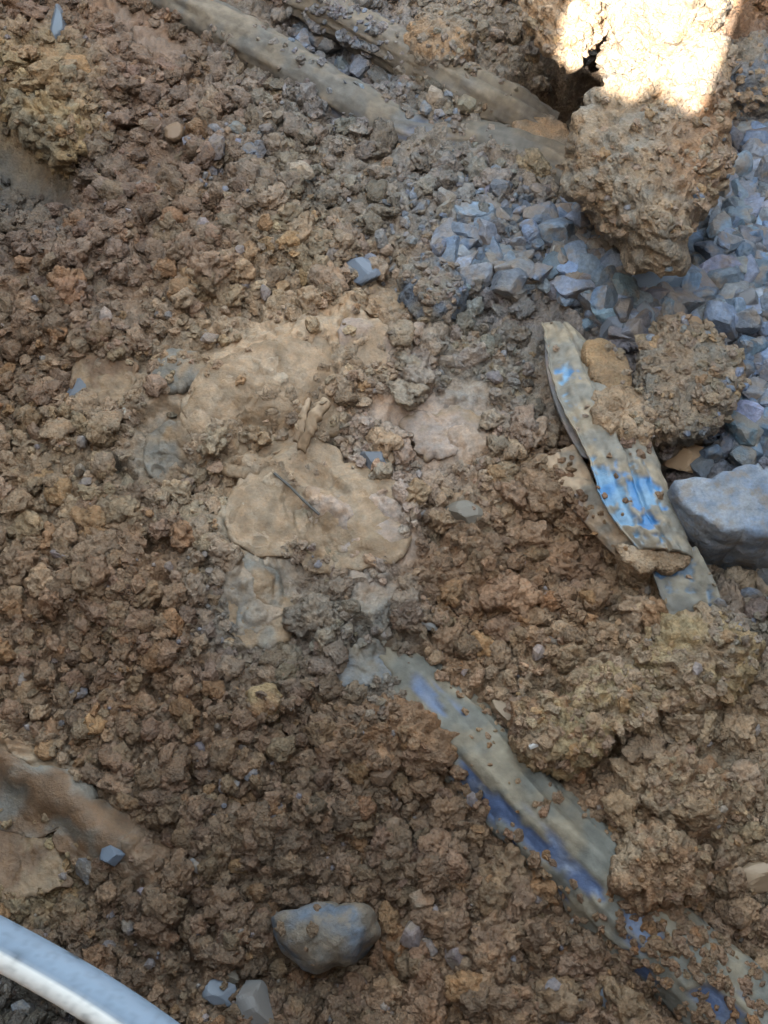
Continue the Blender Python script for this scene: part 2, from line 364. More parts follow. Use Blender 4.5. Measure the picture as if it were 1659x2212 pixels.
def rotm(ax, ay, az):
    return np.array(Matrix.Rotation(az, 3, 'Z') @ Matrix.Rotation(ay, 3, 'Y') @ Matrix.Rotation(ax, 3, 'X'))
def tint(base, n, amt=.18, hue=.06, r=rng):
    return np.clip(np.asarray(base) * (1 + r.normal(0, amt, (n, 1))) * (1 + r.normal(0, hue, (n, 3))), .03, .8)
def spline(pts, n):
    P = np.array(pts, float); m = len(P)
    s = np.concatenate([[0], np.cumsum(np.linalg.norm(np.diff(P[:, :2], axis=0), axis=1))]); s /= s[-1]
    T = np.gradient(P, s, axis=0)
    q = np.linspace(0, 1, n); k = np.clip(np.searchsorted(s, q, side='right') - 1, 0, m - 2)
    h = (s[k + 1] - s[k])[:, None]; t = ((q - s[k]) / h[:, 0])[:, None]
    return (2 * t**3 - 3 * t**2 + 1) * P[k] + (t**3 - 2 * t**2 + t) * h * T[k] + (-2 * t**3 + 3 * t**2) * P[k + 1] + (t**3 - t**2) * h * T[k + 1]

SURF = []     # (V, F) of everything clods may lie on
# ------------------------------------------------------------------ the ground: one sheet, fine in the trench, coarse to the horizon
NU, NV = 450, 590
u = np.concatenate([-np.geomspace(60, 5.6, 20)[:-1], -np.linspace(5.6, 2.0, 38)[:-1], -np.linspace(2.0, 1.10, 60)[:-1], np.linspace(-1.10, 1.10, NU), np.linspace(1.10, 2.0, 60)[1:], np.geomspace(2.0, 60, 34)[1:]])
yp = W(np.full(NV, DW / 2), np.linspace(DH * 1.05, -DH * .05, NV))[:, 1]
y = np.concatenate([-np.geomspace(60, 1.9, 14), np.linspace(-1.85, yp[0] - .01, 72), yp, yp[-1] + np.geomspace(.012, 80, 46)])
w = TH * (np.clip(y, 0, 2.6) * cp + CAM_Z * sp_)
gx = u[None, :] * w[:, None]; gy = np.repeat(y[:, None], len(u), 1)
fx, fy = gx.ravel(), gy.ravel()
gz = gh(fx, fy)
gp = np.stack([fx, fy, gz], -1)
gX, gY = PX(fx, fy)
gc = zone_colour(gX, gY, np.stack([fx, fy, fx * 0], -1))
_p0 = np.stack([fx, fy, fx * 0], -1)
_, rid = worley(_p0 + .006 * perlin(_p0, .02, 50)[:, None], .034, 1)
_, rid2 = worley(_p0 + .003 * perlin(_p0, .012, 51)[:, None], .019, 2)
_S = smoothness(gX, gY, _p0)
var = 1 + (1 - _S) * (.26 * (rid - .5) + .30 * (rid2 - .5)) + .12 * fbm(_p0, .2, 2, 71)
gc = gc * var[:, None]
gc *= 1 + .10 * np.stack([perlin(_p0, .05, 72), 0 * fx, -perlin(_p0, .05, 72)], -1)
me = mesh_np('ground', gp, grid_faces(len(y), len(u)), np.clip(gc, .03, .8), sstep(.3, .8, _S))
link('ground', me, M_soil, kind='structure')

def at_ground(X, Y, dz=0.0):
    p = W(X, Y); z = float(gh(np.array([p[0]]), np.array([p[1]]), False)[0])
    return np.array([p[0], p[1], z + dz])

# ------------------------------------------------------------------ builders for big pieces
def lump(name, outline, zb, h, n=(70, 150), crust=.006, dome=3.0, tuck=.55, below=.12, colours=('tan', 'brown'), mat=None, label=None, cat=None, parent=None,
         seed=1, big=.02, flat=0.0, follow=False, jag=0.0, zones=(), tiltx=0.0, sharp=False, **kw):
    n = (int(n[0] * .80), int(n[1] * .80)); o = np.array(outline, float); c = o.mean(0)
    ang = np.arctan2(o[:, 1] - c[1], o[:, 0] - c[0]); rad = np.hypot(*(o - c).T)
    s = np.argsort(ang); ang, rad = ang[s], rad[s]
    th = np.linspace(-math.pi, math.pi, n[1], endpoint=False)
    R = np.interp(th, np.concatenate([ang - 2 * math.pi, ang, ang + 2 * math.pi]), np.tile(rad, 3))
    if jag: R = R * (1 + jag * perlin(np.stack([np.cos(th) * 3, np.sin(th) * 3, th * 0 + seed], -1), .8, seed) + .25 * jag * perlin(np.stack([np.cos(th) * 3, np.sin(th) * 3, th * 0 + seed], -1), .25, seed + 1))
    rm = rad.mean() * float(mpp(c[0], c[1]))
    ph = np.linspace(0, math.pi / 2, 400)
    pr_ = np.concatenate([np.sin(ph) ** (2 / dome), 1 - (1 - tuck) * np.linspace(0, 1, 60)[1:] ** .9])
    pz_ = np.concatenate([zb + h * (.30 + .70 * np.cos(ph) ** (2 / dome)), (zb + h * .30) * (1 - np.linspace(0, 1, 60)[1:]) - below * np.linspace(0, 1, 60)[1:]])
    al = np.concatenate([[0], np.cumsum(np.hypot(np.diff(pr_) * rm, np.diff(pz_)))])
    qs = np.linspace(0, al[-1], n[0]); PR = np.interp(qs, al, pr_); PZ = np.interp(qs, al, pz_); ktop = int(np.searchsorted(qs, al[399]))
    V = []
    for i in range(n[0]):
        rr, z = PR[i], PZ[i]; t = 0 if i < ktop else (i - ktop) / max(1, n[0] - 1 - ktop)
        X = c[0] + R * rr * np.cos(th); Y = c[1] + R * rr * np.sin(th)
        zz = np.full(n[1], z) + tiltx * (X - c[0]) * (1 if i < ktop else (1 - t))
        # outline belongs to the rim's own level, so the top is offset from it by real height
        P = W(X, Y, zb + h * .45)
        if follow: zz = zz + gh(P[:, 0], P[:, 1], False) - gh(np.array([W(*c)[0]]), np.array([W(*c)[1]]), False)
        P[:, 2] = zz
        V.append(P)
    V = np.array(V).reshape(-1, 3); V = np.vstack([V, V[-n[1]:].mean(0)[None]])
    F = grid_faces(n[0], n[1], True)[:, ::-1]
    me0 = mesh_np('tmp', V, F); nm = np.zeros(len(V) * 3, np.float32); me0.vertices.foreach_get('normal', nm); nm = nm.reshape(-1, 3); bpy.data.meshes.remove(me0)
    nm = np.where((nm * (V - V.mean(0))).sum(1)[:, None] < 0, -nm, nm)
    p = V
    wp = p + .006 * np.stack([perlin(p, .03, seed + k) for k in range(3)], -1)
    if sharp:
        d = big * perlin(p, .09, seed) + .6 * big * np.abs(perlin(p, .05, seed + 5)) + crust * (.8 * ridge(wp, .03, seed + 2) * .5 + .4 * perlin(p, .012, seed + 3))
    else:
        bil = np.abs(perlin(wp, .030, seed + 2)) * 1.6 + np.abs(perlin(wp, .016, seed + 3)) + .4 * np.abs(perlin(p, .008, seed + 9))
        pit = sstep(.35, .6, perlin(wp, .026, seed + 6)) + .6 * sstep(.4, .6, perlin(wp, .013, seed + 8))
        d = big * (.55 * fbm(p, .11, 2, seed) + .35 * np.abs(perlin(p, .06, seed + 21)) * 2 - .35) + crust * (1.5 * bil - 1.8 * pit + .6 * ridge(wp, .015, seed + 4) + .8 * np.clip(perlin(wp, .011, seed + 25), -.3, .5))
    fl = np.exp(-2 * flat) if flat else 1
    V = V + nm * (d * fl)[:, None]
    ca, cb = (np.array(C[k]) if isinstance(k, str) else np.array(k) for k in colours)
    f = sstep(-.3, .3, fbm(p, .06, 3, seed + 12))[:, None]
    col = ca * f + cb * (1 - f)
    X_, Y_ = PX(V[:, 0], V[:, 1], V[:, 2])
    for zx, zy, r, k, wt in zones:
        g = np.clip(wt * np.exp(-((X_ + 20 * perlin(p, .03, 77) - zx) ** 2 + (Y_ - zy) ** 2) / (r * r)), 0, 1)[:, None]
        col = col * (1 - g) + np.array(C[k]) * g
    col = col * (1 + .22 * fbm(p, .02, 2, seed + 14))[:, None]
    last = len(V) - 1; k0 = (n[0] - 1) * n[1]
    cap = np.array([[k0 + j, k0 + (j + 1) % n[1], last, last] for j in range(0)]).reshape(-1, 4)
    me = mesh_np(name, V, F, np.clip(col, .02, .85))
    SURF.append((V, F))
    return link(name, me, mat or M_soil, parent, label, cat, **kw)

def paint_mud(p, plastic_mask, seed, mud='tan', mud2='greym', plastic=(.10, .20, .42), plastic2=(.16, .24, .36)):
    f = sstep(-.3, .3, fbm(p, .05, 3, seed))[:, None]
    mudc = (np.array(C[mud]) if isinstance(mud, str) else np.array(mud)) * f + (np.array(C[mud2]) if isinstance(mud2, str) else np.array(mud2)) * (1 - f)
    mudc = mudc * (1 + .2 * fbm(p, .018, 2, seed + 1))[:, None]
    g = sstep(-.2, .35, perlin(p, .03, seed + 2))[:, None]
    pc = np.array(plastic) * g + np.array(plastic2) * (1 - g)
    m = plastic_mask[:, None]
    return np.clip(mudc * (1 - m) + pc * m, .02, .8)

def tube(name, path, radius, n=(260, 56), maskf=None, mudt=.004, seed=1, parent=None, label=None, cat=None, cols={}, zradius=None, streak=True, **kw):
    n = (int(n[0] * .75), int(n[1] * .85)); S = spline(path, n[0]); ctr = W(S[:, 0], S[:, 1], S[:, 2]); 
    if ctr.ndim == 3: ctr = ctr[:, 0]
    T = np.gradient(ctr, axis=0); T /= np.linalg.norm(T, axis=1)[:, None]
    side = np.cross(T, [0, 0, 1]); side /= np.linalg.norm(side, axis=1)[:, None]; up = np.cross(side, T)
    th = np.linspace(0, 2 * math.pi, n[1], endpoint=False)     # th=90deg is up
    nrm = side[:, None, :] * np.cos(th)[None, :, None] + up[:, None, :] * np.sin(th)[None, :, None]
    slen = np.concatenate([[0], np.cumsum(np.linalg.norm(np.diff(ctr, axis=0), axis=1))])
    rad = np.full(n[0], radius) if np.isscalar(radius) else np.array(radius)
    base = ctr[:, None, :] + nrm * rad[:, None, None]
    P = base.reshape(-1, 3); Nn = nrm.reshape(-1, 3)
    X, Y = PX(P[:, 0], P[:, 1], P[:, 2])
    sl = np.repeat(slen, n[1]); tt = np.tile(th, n[0])
    q = np.stack([sl * .09, np.cos(tt) * radius if np.isscalar(radius) else np.cos(tt) * .05, np.sin(tt) * .05], -1)
    st = perlin(q, .009, seed + 3) + .6 * perlin(q, .004, seed + 4)
    mask = maskf(X, Y, q * 1.6, st) if maskf else np.zeros(len(P))
    lum = .5 * perlin(P, .05, seed + 5) + .2 * perlin(P, .011, seed + 6) + .5 * sstep(.2, .35, perlin(q, .022, seed + 7))
    d = (1 - mask) * mudt * (1 + .9 * st + lum)
    V = P + Nn * d[:, None]
    F = grid_faces(n[0], n[1], True)
    col = paint_mud(P, mask, seed, **cols) * (1 + .26 * st)[:, None]
    # closed ends
    k = len(V); V = np.vstack([V, ctr[0], ctr[-1]]); col = np.vstack([col, col[0], col[-1]]); mask = np.append(mask, [0, 0])
    e0 = [[k, (j + 1) % n[1], j, j] for j in range(n[1])]; b = (n[0] - 1) * n[1]; e1 = [[k + 1, b + j, b + (j + 1) % n[1], b + (j + 1) % n[1]] for j in range(n[1])]
    me = mesh_np(name, V, F, np.clip(col, .02, .8), mask)
    SURF.append((V, F))
    return link(name, me, M_film, parent, label, cat, **kw)

def strip(name, left, right, zz, arch=.02, thick=.006, n=(170, 54), maskf=None, mudt=.004, seed=1, parent=None, label=None, cat=None, cols={}, curl=0.0, ragged=0.0, fold=None, **kw):
    L = spline(left, n[0]); R = spline(right, n[0]); z = np.interp(np.linspace(0, 1, n[0]), np.linspace(0, 1, len(zz)), zz)
    t = np.linspace(0, 1, n[1])
    if ragged:
        jl = ragged * fbm(np.stack([np.arange(n[0]) * .01, z * 0, z * 0], -1), .12, 3, seed + 40); jr = ragged * fbm(np.stack([np.arange(n[0]) * .01, z * 0 + 5, z * 0], -1), .12, 3, seed + 41)
        L = L + jl[:, None]; R = R + jr[:, None]
    A = W(L[:, 0], L[:, 1], z.reshape(-1)); B = W(R[:, 0], R[:, 1], z.reshape(-1))
    P = A[:, None, :] * (1 - t)[None, :, None] + B[:, None, :] * t[None, :, None]
    prof = arch * (1 - (2 * t - 1) ** 2) + curl * (2 * t - 1)
    if fold is not None: prof = prof + fold(t)
    P[:, :, 2] += prof[None, :]
    P = P.reshape(-1, 3); X, Y = PX(P[:, 0], P[:, 1], P[:, 2])
    ss = np.repeat(np.linspace(0, 1, n[0]), n[1]); tt = np.tile(t, n[0])
    st = perlin(np.stack([ss * .09, tt * .12, 0 * tt], -1), .012, seed + 3)
    mask = maskf(X, Y, P, st) if maskf else np.zeros(len(P))
    edge = np.minimum(1, np.minimum(tt, 1 - tt) * 12)
    lum = 1.5 * np.abs(perlin(P, .028, seed + 5)) + .6 * perlin(P, .012, seed + 6) + .8 * sstep(.1, .3, perlin(P, .05, seed + 8))
    top = P.copy(); top[:, 2] += (1 - mask) * mudt * (.6 + .15 * st + lum) * edge
    bot = P.copy(); bot[:, 2] -= thick
    F = grid_faces(n[0], n[1]); k = len(P)
    Fb = (F + k)[:, ::-1]
    i = np.arange(n[0] - 1); j = np.arange(n[1] - 1); m = n[1]
    s1 = np.stack([i * m, i * m + m, i * m + m + k, i * m + k], -1)
    s2 = np.stack([i * m + m - 1, i * m + m - 1 + k, i * m + 2 * m - 1 + k, i * m + 2 * m - 1], -1)
    s3 = np.stack([j, j + k, j + 1 + k, j + 1], -1); b = (n[0] - 1) * m
    s4 = np.stack([b + j, b + j + 1, b + j + 1 + k, b + j + k], -1)
    V = np.vstack([top, bot]); FF = np.vstack([F, Fb, s1, s2, s3, s4])
    col = np.clip(paint_mud(P, mask, seed, **cols) * (1 + .07 * st)[:, None], .02, .8)
    me = mesh_np(name, V, FF, np.vstack([col, col * .8]), np.concatenate([mask, mask]))
    SURF.append((V, F))
    return link(name, me, M_film, parent, label, cat, **kw)

def blobs(X, Y, P, L, seed=0, soft=.35):
    m = np.zeros(len(X)); wx = X + 14 * perlin(P, .02, seed + 60); wy = Y + 14 * perlin(P, .02, seed + 61)
    for e in L: m = np.maximum(m, e[5] * np.exp(-ell(wx, wy, e)))
    n = .42 * perlin(P, .016, seed + 62) + .30 * perlin(P, .007, seed + 63)
    return sstep(.42, .42 + soft, m + n)

def base_empty(name, X, Y, label, cat, group=None):
    e = bpy.data.objects.new(name, None); COL.objects.link(e); e.empty_display_size = .05
    e['label'] = label; e['category'] = cat
    if group: e['group'] = group
    return e

# ------------------------------------------------------------------ pipes under the mud
tube('buried_pipe', [(250, -110, .01), (400, 10, .015), (520, 85, .02), (640, 155, .02), (760, 225, .015), (860, 280, .0), (960, 300, -.01), (1060, 318, -.005), (1160, 350, .0), (1300, 430, -.01)],
     .037, n=(420, 48), maskf=lambda X, Y, P, st: np.clip(blobs(X, Y, P, [(900, 290, 100, 40, 5, .75), (985, 320, 60, 22, 10, .6), (600, 165, 120, 14, 32, .62), (760, 260, 110, 14, 32, .65)], 3, .5) + 0, 0, .8),
     mudt=.006, seed=11, cols=dict(mud=(.095,.090,.082), mud2=(.128,.108,.084), plastic=(.055, .075, .125), plastic2=(.10, .12, .15)),
     label='long mud-plastered pipe bending at a dull blue bare patch, running under the big lump', cat='pipe')
tube('buried_pipe', [(540, -90, .05), (680, 10, .05), (800, 75, .05), (900, 130, .045), (1000, 185, .04), (1100, 240, .015), (1180, 290, -.02)],
     .031, n=(300, 48), mudt=.008, seed=15, cols=dict(mud=(.108,.098,.086), mud2=(.138,.118,.092)),
     label='short mud-coated pipe behind the long one, ending by the dark hole', cat='pipe')
lump('mud_shelf', [(1105, 262), (1150, 250), (1205, 268), (1232, 300), (1238, 345), (1190, 350), (1130, 330)], .0, .03, n=(40, 90), crust=.0015, big=.006, dome=5, colours=('tan', 'greym'), seed=17,
     label='smooth tan scoop of wet clay between the pipe and the big lump', cat='clay')
tube('water_pipe', [(800, 1400, -.07), (880, 1475, -.035), (960, 1560, -.02), (1060, 1665, -.008), (1160, 1770, .002), (1260, 1870, .003), (1360, 1975, .004), (1480, 2085, .012), (1600, 2190, .014), (1760, 2330, .012), (2050, 2590, -.03), (2250, 2760, -.09)],
     .051, n=(520, 72), maskf=lambda X, Y, P, st: np.clip(blobs(X, Y, P, [(1010, 1680, 60, 26, 45, 1.1), (1080, 1740, 75, 28, 42, 1.2), (1170, 1830, 90, 26, 42, 1.2), (1255, 1900, 60, 28, 42, 1.2), (925, 1500, 60, 26, 45, .9),
                    (1095, 1850, 30, 45, 0, 1.1), (1200, 1950, 60, 28, 50, 1.0), (1385, 2010, 60, 50, 40, 1.0), (1370, 2090, 60, 40, 45, .8), (1560, 2180, 90, 40, 40, .9), (1000, 1540, 70, 16, 45, .6)], 5, .25), 0, 1),
     mudt=.006, seed=21, cols=dict(mud=(.155,.128,.092), mud2=(.112,.106,.090), plastic=(.050, .072, .135), plastic2=(.085, .10, .145)),
     label='blue water pipe smeared with streaky mud, half buried towards the lower right corner', cat='pipe')

# ------------------------------------------------------------------ the split piece of blue pipe
sp = base_empty('broken_pipe', 1330, 960, 'torn blue plastic pipe caked with mud, lying on edge beside the grey slab', 'pipe')
bm_main = lambda X, Y, P, st: blobs(X, Y, P, [(1310, 1050, 42, 62, -25, 1.15), (1385, 1065, 42, 58, -25, 1.15), (1340, 1120, 40, 30, 0, .9), (1215, 805, 26, 26, 0, .85), (1400, 1130, 40, 30, 0, .9), (1245, 815, 26, 20, 0, .6), (1345, 1090, 60, 60, 0, .7), (1400, 1165, 60, 30, 20, .55), (1290, 930, 30, 40, 0, .3), (1235, 880, 30, 30, 0, .35)], 9, .4)
strip('pipe_wall', [(1168, 702), (1180, 760), (1192, 830), (1215, 890), (1245, 945), (1272, 1000), (1290, 1065), (1325, 1130), (1375, 1190)],
      [(1250, 722), (1300, 770), (1352, 850), (1396, 925), (1418, 985), (1440, 1045), (1460, 1105), (1484, 1160), (1505, 1210)],
      [.05, .075, .09, .10, .10, .10, .095, .09, .08], arch=.018, thick=.005, maskf=bm_main, mudt=.0035, seed=31, parent=sp, ragged=7,
      cols=dict(mud=(.225,.185,.135), mud2=(.165,.152,.130), plastic=(.035, .14, .32), plastic2=(.12, .22, .33)),
      fold=lambda t: -.008 * np.exp(-((t - .52) / .025) ** 2) + .003 * np.exp(-((t - .66) / .05) ** 2) - .002 * np.exp(-((t - .25) / .04) ** 2) + .010 * np.exp(-(t / .03) ** 2))
strip('side_flap', [(1168, 1000), (1195, 1045), (1235, 1085), (1280, 1135), (1320, 1180), (1370, 1215)],
      [(1235, 965), (1262, 1010), (1290, 1065), (1325, 1125), (1365, 1170), (1400, 1200)], [.045, .05, .055, .055, .055, .05], arch=.004, thick=.005, curl=.012,
      maskf=lambda X, Y, P, st: np.clip(blobs(X, Y, P, [(1250, 1110, 70, 22, 45, .75)], 13, .5), 0, .5), mudt=.005, seed=33, parent=sp, ragged=5, n=(120, 36),
      cols=dict(mud='greym', mud2='pale', plastic=(.20, .19, .23), plastic2=(.24, .23, .24)))
strip('side_edge', [(1176, 730), (1180, 790), (1194, 855), (1222, 925), (1255, 985)], [(1186, 735), (1200, 800), (1222, 880), (1250, 940), (1278, 995)], [.035, .04, .05, .055, .055], arch=.002, thick=.005,
      maskf=lambda X, Y, P, st: np.full(len(X), .5), mudt=.001, seed=35, parent=sp, n=(90, 12), cols=dict(mud='greym', mud2='pale', plastic=(.17, .19, .25), plastic2=(.22, .24, .27)))
strip('lower_flap', [(1400, 1190), (1422, 1250), (1444, 1305), (1480, 1362), (1522, 1410)], [(1500, 1190), (1524, 1235), (1545, 1280), (1556, 1340), (1540, 1412)],
      [.075, .078, .075, .07, .06], arch=-.010, thick=.004, curl=.014, maskf=lambda X, Y, P, st: blobs(X, Y, P, [(1440, 1225, 50, 26, 10, 1.0), (1490, 1235, 26, 40, 0, .9), (1535, 1310, 14, 60, 0, .8), (1460, 1260, 50, 50, 0, .55)], 15, .4),
      mudt=.003, seed=37, parent=sp, ragged=4, n=(110, 40), cols=dict(mud=(.12,.11,.095), mud2=(.16,.14,.11), plastic=(.04, .09, .17), plastic2=(.09, .12, .155)))
lump('mud_cake', [(1275, 885), (1310, 850), (1365, 850), (1395, 880), (1400, 930), (1385, 960), (1340, 940), (1300, 925)], .10, .030, n=(48, 110), crust=.005, big=.008, colours=('tan', 'pale'), seed=39, parent=sp, below=.03)
lump('clay_patch', [(1262, 745), (1300, 738), (1335, 765), (1357, 800), (1355, 850), (1325, 858), (1292, 838), (1272, 795)], .095, .02, n=(40, 90), crust=.0012, big=.004, dome=6, colours=((.235, .155, .085), (.20, .135, .08)), seed=40, parent=sp, below=.03)
lump('mud_cake', [(1330, 1175), (1380, 1188), (1440, 1190), (1488, 1188), (1492, 1212), (1420, 1218), (1350, 1212)], .075, .012, n=(36, 110), crust=.003, big=.004, colours=('pale', 'tan'), seed=41, parent=sp, below=.03)

# ------------------------------------------------------------------ smooth broken slabs of clay
SL = [([(555, 965), (650, 925), (740, 985), (850, 1030), (905, 1110), (880, 1185), (760, 1215), (640, 1180), (530, 1190), (485, 1090)], 'pale', 'tan', 'broad pale clay sheet spreading below the ledge at the centre', .010),
 ([(385, 905), (420, 820), (520, 772), (600, 728), (700, 738), (735, 800), (690, 850), (640, 868), (622, 930), (540, 962), (430, 952)], 'pale', 'tan', 'great flat tan clay sheet forming the mud mound at centre left', .014),
 ([(700, 1070), (745, 1030), (790, 1028), (820, 1060), (850, 1120), (885, 1150), (850, 1180), (790, 1165), (745, 1190), (720, 1150)], 'pink', 'pale', 'pinkish smooth clay slab at the centre beside the thin dark twig', .012),
 ([(640, 1110), (700, 1125), (750, 1170), (735, 1215), (690, 1195), (650, 1155)], 'pale', 'olive', 'yellow-tan clay slab sloping below the pinkish slab', .010),
 ([(860, 915), (940, 895), (1045, 925), (1055, 955), (990, 978), (940, 985), (890, 955)], 'pink', 'tan', 'long smooth tan clay slab left of the torn blue pipe', .012),
 ([(735, 705), (790, 690), (850, 720), (872, 770), (820, 792), (755, 775)], 'pale', 'pink', 'pale clay slab at the upper right of the mud mound', .012),
 ([(560, 750), (640, 722), (722, 760), (700, 825), (620, 835), (560, 805)], 'pale', 'tan', 'pitted tan clay slab on top of the mud mound', .010),
 ([(395, 880), (460, 825), (540, 812), (625, 842), (632, 892), (570, 932), (500, 942), (430, 930)], 'tan', 'pale', 'widest tan clay slab on the front of the mud mound', .013),
 ([(505, 1062), (600, 1058), (640, 1108), (600, 1160), (530, 1182), (488, 1125)], 'tan', 'pale', 'dull clay slab at the foot of the ledge', .008),
 ([(485, 1210), (560, 1200), (612, 1270), (622, 1370), (560, 1392), (488, 1345)], 'tan', 'greym', 'grey-brown smooth clay slab below the ledge-foot slab', .008),
 ([(700, 1432), (760, 1402), (830, 1400), (850, 1440), (800, 1470), (730, 1466)], (.15, .155, .165), 'greym', 'slate grey smooth clay slab above the start of the water pipe', .006),
 ([(-60, 1625), (80, 1660), (200, 1730), (330, 1800), (345, 1850), (240, 1855), (100, 1795), (-60, 1740)], 'brown', 'greym', 'long smooth clay slab running down at the lower left edge', .012),
 ([(-60, 1790), (60, 1800), (130, 1850), (150, 1910), (70, 1930), (-60, 1880)], 'tan', 'brown', 'tan clay slab below the long one at the lower left edge', .012),
 ([(470, 975), (540, 958), (592, 1000), (545, 1032), (482, 1024)], 'pale', 'tan', 'small tan clay slab on the ledge, right above its foot', .014),
 ([(325, 795), (400, 762), (452, 790), (405, 835), (340, 836)], 'greym', 'tan', 'greyish clay slab at the left shoulder of the mud mound', .010),
 ([(150, 800), (230, 775), (300, 800), (280, 850), (200, 860)], 'tan', 'brown', 'brown-tan clay slab left of the mud mound', .010),
 ([(765, 662), (850, 640), (890, 660), (840, 694), (780, 695)], 'tan', 'pale', 'narrow tan clay slab above the mud mound', .012),
 ([(640, 860), (700, 840), (740, 870), (715, 915), (660, 920)], 'tan', 'brown', 'broken brown slab edge behind the folded clay flake', .010),
 ([(320, 940), (380, 920), (420, 980), (400, 1040), (340, 1030)], 'greym', 'tan', 'dull grey clay slab at the lower left of the mud mound', .008),
 ([(960, 1080), (1020, 1070), (1060, 1110), (1010, 1140), (965, 1120)], 'tan', 'brown', 'small clay slab among brown crumbs right of the pinkish one', .012)]
for k, (ol_, ca_, cb_, lb_, h_) in enumerate(SL):
    oc = np.array(ol_, float).mean(0); g_ = float(at_ground(*oc)[2])
    lump('clay_slab', ol_, g_ + .007, h_ * .8, n=(52, 124), crust=.0016, big=.008, dome=6, tuck=.8, below=-g_ + .02, colours=tuple(tuple(.80 * v for v in (C[q] if isinstance(q, str) else q)) for q in (ca_, cb_)), seed=100 + k * 3, follow=True, jag=.13, mat=M_clay, label=lb_, cat='clay', sharp=(k % 3 == 2), kind='thing')

# ------------------------------------------------------------------ large lumps and stones
lump('mud_lump', [(1285, -220), (1310, -60), (1305, 60), (1312, 120), (1322, 185), (1340, 240), (1250, 262), (1222, 320), (1232, 385), (1290, 440), (1345, 500), (1385, 560), (1432, 578), (1478, 545), (1492, 470), (1540, 385), (1562, 300), (1555, 210), (1515, 130), (1525, 40), (1590, -60), (1620, -220)],
     .14, .16, n=(190, 460), crust=.0045, big=.036, dome=4.5, tuck=.42, below=-.02, colours=((.185, .165, .138), (.215, .165, .115)), seed=51,
     zones=[(1530, 240, 60, 'rust', 1), (1500, 350, 70, 'rust', .9), (1490, 60, 40, 'ochre', .8), (1400, 120, 80, 'tan', .7)],
     label='huge crusty mud mass with a sunlit top hanging over the gravel', cat='mud lump')
lump('mud_lump', [(1145, -180), (1130, -80), (1132, 20), (1155, 65), (1190, 100), (1240, 118), (1275, 95), (1300, 40), (1330, -60), (1310, -160)],
     .20, .09, n=(110, 240), crust=.007, big=.024, dome=4, tuck=.35, below=-.19, colours=('pale', 'tan'), seed=52,
     label='small sunlit mud mass overhanging the dark hole at the top', cat='mud lump')
lump('mud_lump', [(1375, 775), (1400, 735), (1455, 718), (1520, 730), (1575, 760), (1600, 810), (1585, 870), (1530, 925), (1470, 950), (1410, 940), (1385, 880), (1368, 830)],
     .05, .085, n=(100, 240), crust=.0045, big=.026, dome=3, tuck=.55, below=.12, colours=((.21, .16, .115), (.165, .145, .12)), seed=53,
     label='pale crusty mud lump between the torn blue pipe and the gravel', cat='mud lump')
lump('stone_slab', [(1438, 1068), (1475, 1062), (1520, 1066), (1565, 1050), (1615, 1035), (1680, 1020), (1760, 1040), (1760, 1200), (1660, 1185), (1590, 1175), (1540, 1172), (1500, 1150), (1462, 1120)],
     .055, .085, n=(110, 220), crust=.003, big=.006, dome=14, tuck=.72, below=.02, colours=((.175, .197, .235), (.130, .155, .20)), mat=M_slab, seed=54, sharp=True,
     label='large pale grey flat-topped rock slab at the right edge', cat='rock')
lump('mud_lump', [(1225, 1470), (1262, 1448), (1320, 1455), (1385, 1470), (1418, 1510), (1405, 1555), (1345, 1570), (1280, 1555), (1240, 1520)], .03, .06, n=(64, 150), crust=.008, big=.012, colours=('tan', 'ochre'), seed=55,
     label='ragged tan clod directly above the quartz-flecked orange one', cat='mud lump')
lump('mud_lump', [(1380, 1430), (1420, 1370), (1500, 1345), (1590, 1352), (1625, 1400), (1600, 1470), (1530, 1510), (1440, 1500)], .02, .075, n=(80, 190), crust=.008, big=.014, colours=('tan', 'ochre'), seed=56,
     label='broad ochre-tan clod under the tip of the torn blue pipe', cat='mud lump')
ol = lump('mud_lump', [(1100, 1580), (1120, 1520), (1170, 1515), (1240, 1535), (1310, 1580), (1318, 1620), (1270, 1650), (1195, 1655), (1130, 1630)], .03, .06, n=(70, 170), crust=.006, big=.012, colours=('rust', 'ochre'), seed=57,
     zones=[(1140, 1595, 45, 'mauve', .8)], label='orange-brown clod with a shiny white quartz fleck beside the water pipe', cat='mud lump')
lump('mud_lump', [(1330, 1880), (1355, 1830), (1410, 1800), (1480, 1815), (1510, 1870), (1490, 1925), (1420, 1945), (1350, 1925)], .035, .06, n=(70, 170), crust=.008, big=.012, colours=('rust', 'tan'), seed=58,
     label='knobbly brown clod hanging over the lower end of the water pipe', cat='mud lump')
lump('mud_lump', [(870, 600), (905, 575), (960, 585), (1000, 620), (985, 670), (930, 690), (890, 650)], .0, .055, n=(56, 130), crust=.005, big=.012, colours=('stone', 'greym'), seed=59,
     label='bluish grey crumbly lump on the slope above the pale mud', cat='mud lump')
lump('boulder', [(585, 1985), (640, 1965), (730, 1960), (800, 1972), (815, 2020), (790, 2060), (720, 2085), (640, 2075), (595, 2040)], .0, .075, n=(70, 170), crust=.004, big=.014, dome=2.6, colours=((.085,.10,.125), (.12,.10,.08)), seed=60, sharp=True, mat=M_slab,
     label='dark grey mud-dusted rock near the bottom edge', cat='rock')
lump('mud_lump', [(530, 1500), (560, 1478), (600, 1488), (612, 1520), (590, 1550), (548, 1545)], .01, .045, n=(44, 100), crust=.003, big=.008, dome=2, colours=('ochre', 'rust'), seed=61,
     label='round ochre clod below the smooth tan mud flat', cat='mud lump')
